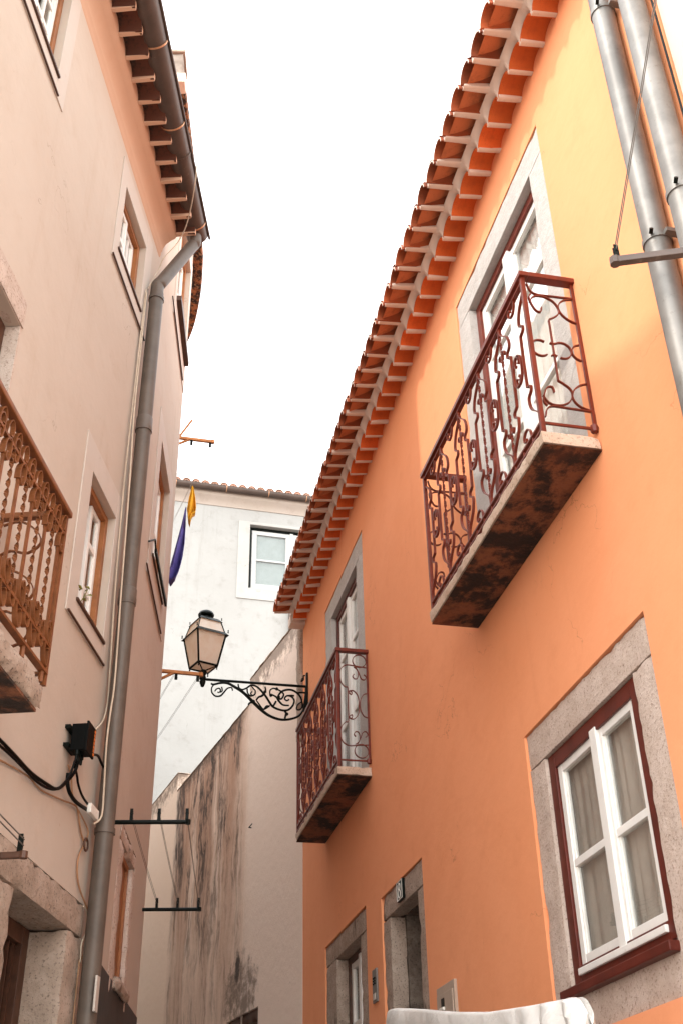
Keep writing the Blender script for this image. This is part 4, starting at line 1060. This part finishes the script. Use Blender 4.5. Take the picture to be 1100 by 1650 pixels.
# cloths
def cloth(F, name, label, cat, outline, o_fn, s0, mat):
    """hanging cloth: rows of (z, left, right) offsets with soft folds"""
    m = F.mb(); vs = []; fs = []; n = 10
    for r_, (z, a, b_) in enumerate(outline):
        for k in range(n+1):
            t = k/n; o_ = a+(b_-a)*t; s_ = s0+.09*math.sin(t*9+r_*.4)*min(1, r_*.35); vs.append((s_, o_, z+.012*math.sin(t*11)))
    for r_ in range(len(outline)-1):
        for k in range(n): fs.append((r_*(n+1)+k, r_*(n+1)+k+1, (r_+1)*(n+1)+k+1, (r_+1)*(n+1)+k))
    m.add(vs, fs); ob = m.build(name, mat, None, smooth=True); md = ob.modifiers.new('thick', 'SOLIDIFY'); md.thickness = .004
    along(F, ob); return tag(ob, label, cat)
cloth(BW, 'yellow_cloth', 'small yellow cloth pegged high on the washing line', 'cloth', [(8.94, -.030, -.016), (8.80, -.055, .012), (8.66, -.075, .03), (8.58, -.068, .032), (8.54, -.062, -.005), (8.48, -.055, -.022), (8.44, -.042, -.03)], None, 4.0, m_yellow)
cloth(BW, 'blue_cloth', 'long violet blue cloth hanging beside the pale house edge', 'cloth', [(8.68, -.095, -.085), (8.45, -.13, -.078), (8.2, -.18, -.074), (8.0, -.22, -.082), (7.85, -.24, -.10), (7.74, -.24, -.135), (7.69, -.24, -.19)], None, 4.05, m_blue)
# near left rack
wrack(AW, 'clothes_rack', 'brown wooden line bar in front of the left stone doorway', (4.41, -.02, 2.905), (4.41, .35, 2.905), m_brown, (.95,), .014, True)
lines(AW, 'washing lines running out of the photo over the left doorway', [((4.41, .345, 2.955), (3.2, .36, 3.02))], m_line, .003)
# top right rack
wrack(RW, 'clothes_rack', 'dark grey steel washing line bar in front of the zinc downpipes', (2.62, -.01, 4.835), (2.90, .70, 4.835), m_gutter, (.985, .42), .017, True)
lines(RW, 'washing lines rising steeply past the zinc downpipes', [((2.895, .69, 4.90), (2.0, .70, 5.88))], m_line, .0025)

# ------------------------------------------------------------------ cable box and cables on the pink house
cb = AW.root('cable_box', 'black plastic cable junction box beside the grey downpipe', 'junction box')
AW.mb().box(5.745, 5.870, .03, .115, 3.865, 4.02).build('case', m_blackp, cb, bevel=.005)
AW.mb().box(5.735, 5.882, .115, .128, 3.855, 4.03).build('lid', m_blackp, cb, bevel=.004)
m = AW.mb()
for k in range(7): m.box(5.853, 5.874-.006*(k % 2), .128, .130, 3.868+.022*k, 3.884+.022*k)
m.each('print', m_print, cb)
AW.mb().box(5.715, 5.87, .0, .03, 3.88, 3.90).box(5.715, 5.87, .0, .03, 3.985, 4.005).each('wall_bracket', m_black, cb)
for s in (5.76, 5.79, 5.84): AW.mb().lathe((s, .07, 3.858), [(0, -.05), (.008, -.045), (.009, -.02), (.014, -.015), (.014, .008), (0, .01)], 10).build('gland', m_black, cb)
AW.mb().box(5.89, 5.965, .04, .095, 3.905, 3.955).build('connector', m_brown, cb, bevel=.004); AW.mb().lathe((5.94, .08, 3.96), [(0, 0), (.016, .0), (.016, .022), (0, .022)], 8).build('connector_cap', m_sticker, cb)
def cable(F, label, pts, o, r, mat, n=5, name='cable', group=None, of=None):
    P = [(s, (of[i] if of else o), z) for i, (s, z) in enumerate(pts)]
    ob = F.mb().tube(smooth_path(P, n), r, 7).build(name, mat, None, smooth=True); along(F, ob); return tag(ob, label, 'cable', group)
main1 = [(4.533, 3.534), (4.767, 3.546), (4.982, 3.548), (5.213, 3.548), (5.451, 3.573), (5.619, 3.604), (5.744, 3.684), (5.81, 3.77), (5.79, 3.84)]
main2 = [(4.536, 3.512), (4.772, 3.524), (4.941, 3.532), (5.141, 3.535), (5.313, 3.538), (5.504, 3.566), (5.647, 3.617), (5.74, 3.72), (5.76, 3.84)]
cable(AW, 'thick black cable sagging along the pink wall to the junction box', main1, .03, .0095, m_cable, of=[.03]*6+[.035, .055, .07])
cable(AW, 'second black cable sagging just under the thick one', main2, .028, .007, m_cable, of=[.028]*6+[.03, .05, .07])
cable(AW, 'black cable looping from the junction box down to the iron bar', [(5.738, 3.73), (5.747, 3.678), (5.806, 3.643), (5.927, 3.634), (6.104, 3.653), (6.275, 3.678), (6.398, 3.707), (6.6, 3.77)], .04, .011, m_cable)
cable(AW, 'thin black cable curving inside the loop under the junction box', [(5.80, 3.80), (5.865, 3.76), (5.902, 3.725), (5.991, 3.69), (6.119, 3.679), (6.219, 3.686)], .05, .007, m_cable)
cable(AW, 'black cable from the box connector bowing beside the downpipe', [(6.0, 3.93), (6.197, 4.0), (6.302, 3.983), (6.40, 3.946), (6.421, 3.849), (6.373, 3.75), (6.291, 3.68)], .05, .008, m_cable, of=[.07, .05, .05, .06, .06, .05, .045])
cable(AW, 'thin brown wire following the black cables along the wall', [(4.658, 3.46), (4.814, 3.475), (4.971, 3.50), (5.223, 3.535), (5.422, 3.535), (5.593, 3.562), (5.798, 3.6), (6.006, 3.64), (6.077, 3.613), (6.155, 3.538), (6.232, 3.501)], .012, .005, m_tan)
cable(AW, 'thin brown wire dropping straight from the box to the coil', [(5.80, 3.80), (5.88, 3.749), (5.914, 3.691), (6.005, 3.643), (6.151, 3.615), (6.28, 3.576), (6.252, 3.514)], .015, .004, m_tan)
cable(AW, 'tan wire wandering down past the doorway lintel', [(6.238, 3.485), (6.167, 3.41), (6.166, 3.317), (6.242, 3.245), (6.377, 3.183), (6.46, 3.14), (6.49, 3.079), (6.468, 2.989), (6.396, 2.905), (6.379, 2.854), (6.38, 2.4)], .02, .005, m_tan, of=[.012]*4+[.018, .024, .024, .02, .014, .01, .01])
cable(AW, 'short tan wire loop beside the lower downpipe', [(6.331, 3.172), (6.429, 3.145), (6.435, 3.062), (6.367, 2.981), (6.379, 2.886)], .016, .0045, m_cream)
cable(AW, 'cream cable tied down the front of the grey downpipe', [(6.28, 7.796), (6.278, 7.224), (6.246, 6.611), (6.203, 6.038), (6.19, 5.577), (6.204, 5.116), (6.244, 4.695), (6.256, 4.448), (6.231, 4.275), (6.218, 4.073), (6.255, 3.821), (6.26, 3.657), (6.22, 3.6)], .09, .0055, m_cream, of=[.03, .03, .04, .07, .085, .09, .09, .09, .09, .09, .09, .09, .06])
cable(AW, 'cream cable close to the wall behind the grey downpipe', [(6.29, 7.833), (6.27, 7.275), (6.26, 6.672), (6.25, 6.052), (6.27, 5.557), (6.30, 5.139), (6.36, 4.645), (6.38, 4.421), (6.33, 4.278), (6.202, 4.167)], .02, .0055, m_cream)
cable(AW, 'cream cable strung slackly from the gutter to the downpipe elbow', [(5.90, 8.94), (5.97, 8.66), (6.318, 8.60), (6.443, 8.5), (6.418, 8.30), (6.44, 8.2), (6.3, 7.85)], .3, .0045, m_cream, of=[.44, .43, .30, .2, .1, .06, .03])
ob = AW.mb().tube([(6.248+.035*math.cos(R_(t)), .02, 3.492+.035*math.sin(R_(t))) for t in range(0, 361, 24)], .006, 6).build('wire_coil', m_brown); along(AW, ob); tag(ob, 'small round coil of brown wire on the pink wall', 'wire coil')
ob = AW.mb().box(6.10, 6.26, .05, .075, 3.63, 3.685).build('cable_label', m_num, None, bevel=.004); along(AW, ob); tag(ob, 'small white tag strapped on the black cable loop', 'cable tag')
# weed in the middle window
wd = AW.root('window_weed', 'tiny green weed growing from the middle window sill', 'plant')
AW.mb().tube([(5.70, .0, 4.75), (5.71, .02, 4.80), (5.73, .03, 4.86)], .003, 5).build('stem', m_leaf, wd)
for k in range(7):
    a = k*1.1; z = 4.79+.013*k; c = (5.69+.012*math.cos(a), .02+.01*math.sin(a), z)
    AW.mb().add([c, (c[0]+.03*math.cos(a)+.01, c[1]+.03*math.sin(a), z+.02), (c[0]+.06*math.cos(a), c[1]+.05*math.sin(a), z+.006), (c[0]+.03*math.cos(a)-.01, c[1]+.03*math.sin(a)-.01, z)], [(0, 1, 2, 3)]).build('leaf', m_leaf, wd)

# ------------------------------------------------------------------ tarpaulin over a stand in front of the orange house
tp = RW.root('grey_tarpaulin', 'silver grey tarpaulin draped over a stand below the stone window', 'tarpaulin')
def ztop(s):
    pts = [(3.49, 2.16), (3.53, 2.205), (3.57, 2.22), (3.94, 2.255), (4.4, 2.305), (4.81, 2.368), (5.3, 2.455), (5.75, 2.53), (5.85, 2.54), (5.90, 2.52)]
    for (a, b_), (c, d_) in zip(pts, pts[1:]):
        if a <= s <= c: t = (s-a)/(c-a); return b_+(d_-b_)*t
    return pts[0][1] if s < pts[0][0] else pts[-1][1]
m = RW.mb(); vs = []; fs = []; NS, NP = 160, 30; a0, a1 = 3.49, 5.90
for i in range(NS+1):
    t = i/NS; s = a0+(a1-a0)*t; zt_ = ztop(s)
    # path: back edge, over the top, down the front
    for k in range(NP+1):
        u = k/NP
        if u < .3: o_ = .935+(.955-.935)*u/.3; z = zt_-.03*math.sin(math.pi*u/.3)
        elif u < .42: q = (u-.3)/.12*math.pi/2; o_ = .955+.02*math.sin(q); z = zt_-.02*(1-math.cos(q))
        else: q = (u-.42)/.58; o_ = .975+.04*q; z = zt_-.02-1.55*q
        dn = max(0, u-.3)
        fold = .018*math.sin(s*7.3+2*math.sin(s*2.1)+z*2.2)*min(1, dn*2.2)+.012*min(1, dn*3)*noise.noise(Vector((s*5, z*3, 1.7)))
        e = min(t, 1-t)*(a1-a0)
        gather = .02*math.exp(-(e/.12)**2)*math.sin(z*26+s*30)*min(1, dn*4)
        pull = math.exp(-((s-3.65)/.4)**2)*.045*math.sin((s-3.52)*30+(zt_-z)*14)*min(1, dn*5)
        q_ = Vector((s*3.1+z*1.3, z*2.2, 4.0)); o_ += min(1, dn*3)*.050*(abs(noise.noise(q_))+.5*abs(noise.noise(q_*2.3))-.3)
        ss_ = s+(.012*noise.noise(Vector((z*6, u*5, s))) if 0 < i < NS else .02*noise.noise(Vector((z*6, 2, s))))
        vs.append((ss_, o_+fold+gather+pull, z))
for i in range(NS):
    for k in range(NP): fs.append((i*(NP+1)+k, (i+1)*(NP+1)+k, (i+1)*(NP+1)+k+1, i*(NP+1)+k+1))
# end flap towards the viewer
base = len(vs)
for k in range(NP+1):
    v = vs[k]; vs.append((v[0]+.03, .93-.006*(k % 3), v[2]-.02))
for k in range(NP): fs.append((k, k+1, base+k+1, base+k))
ob = m.add(vs, fs).build('cover', m_tarp, tp, smooth=True)
for s_, z_ in ((3.66, 2.12), (5.74, 2.42)):
    for o_ in (.93,): RW.mb().tube([(s_, o_, .2), (s_, o_, z_-.02)], .02, 8).build('stand_leg', m_zinc, tp)
RW.mb().tube([(3.66, .92, 2.10), (5.74, .92, 2.40)], .018, 8).build('stand_bar', m_zinc, tp)
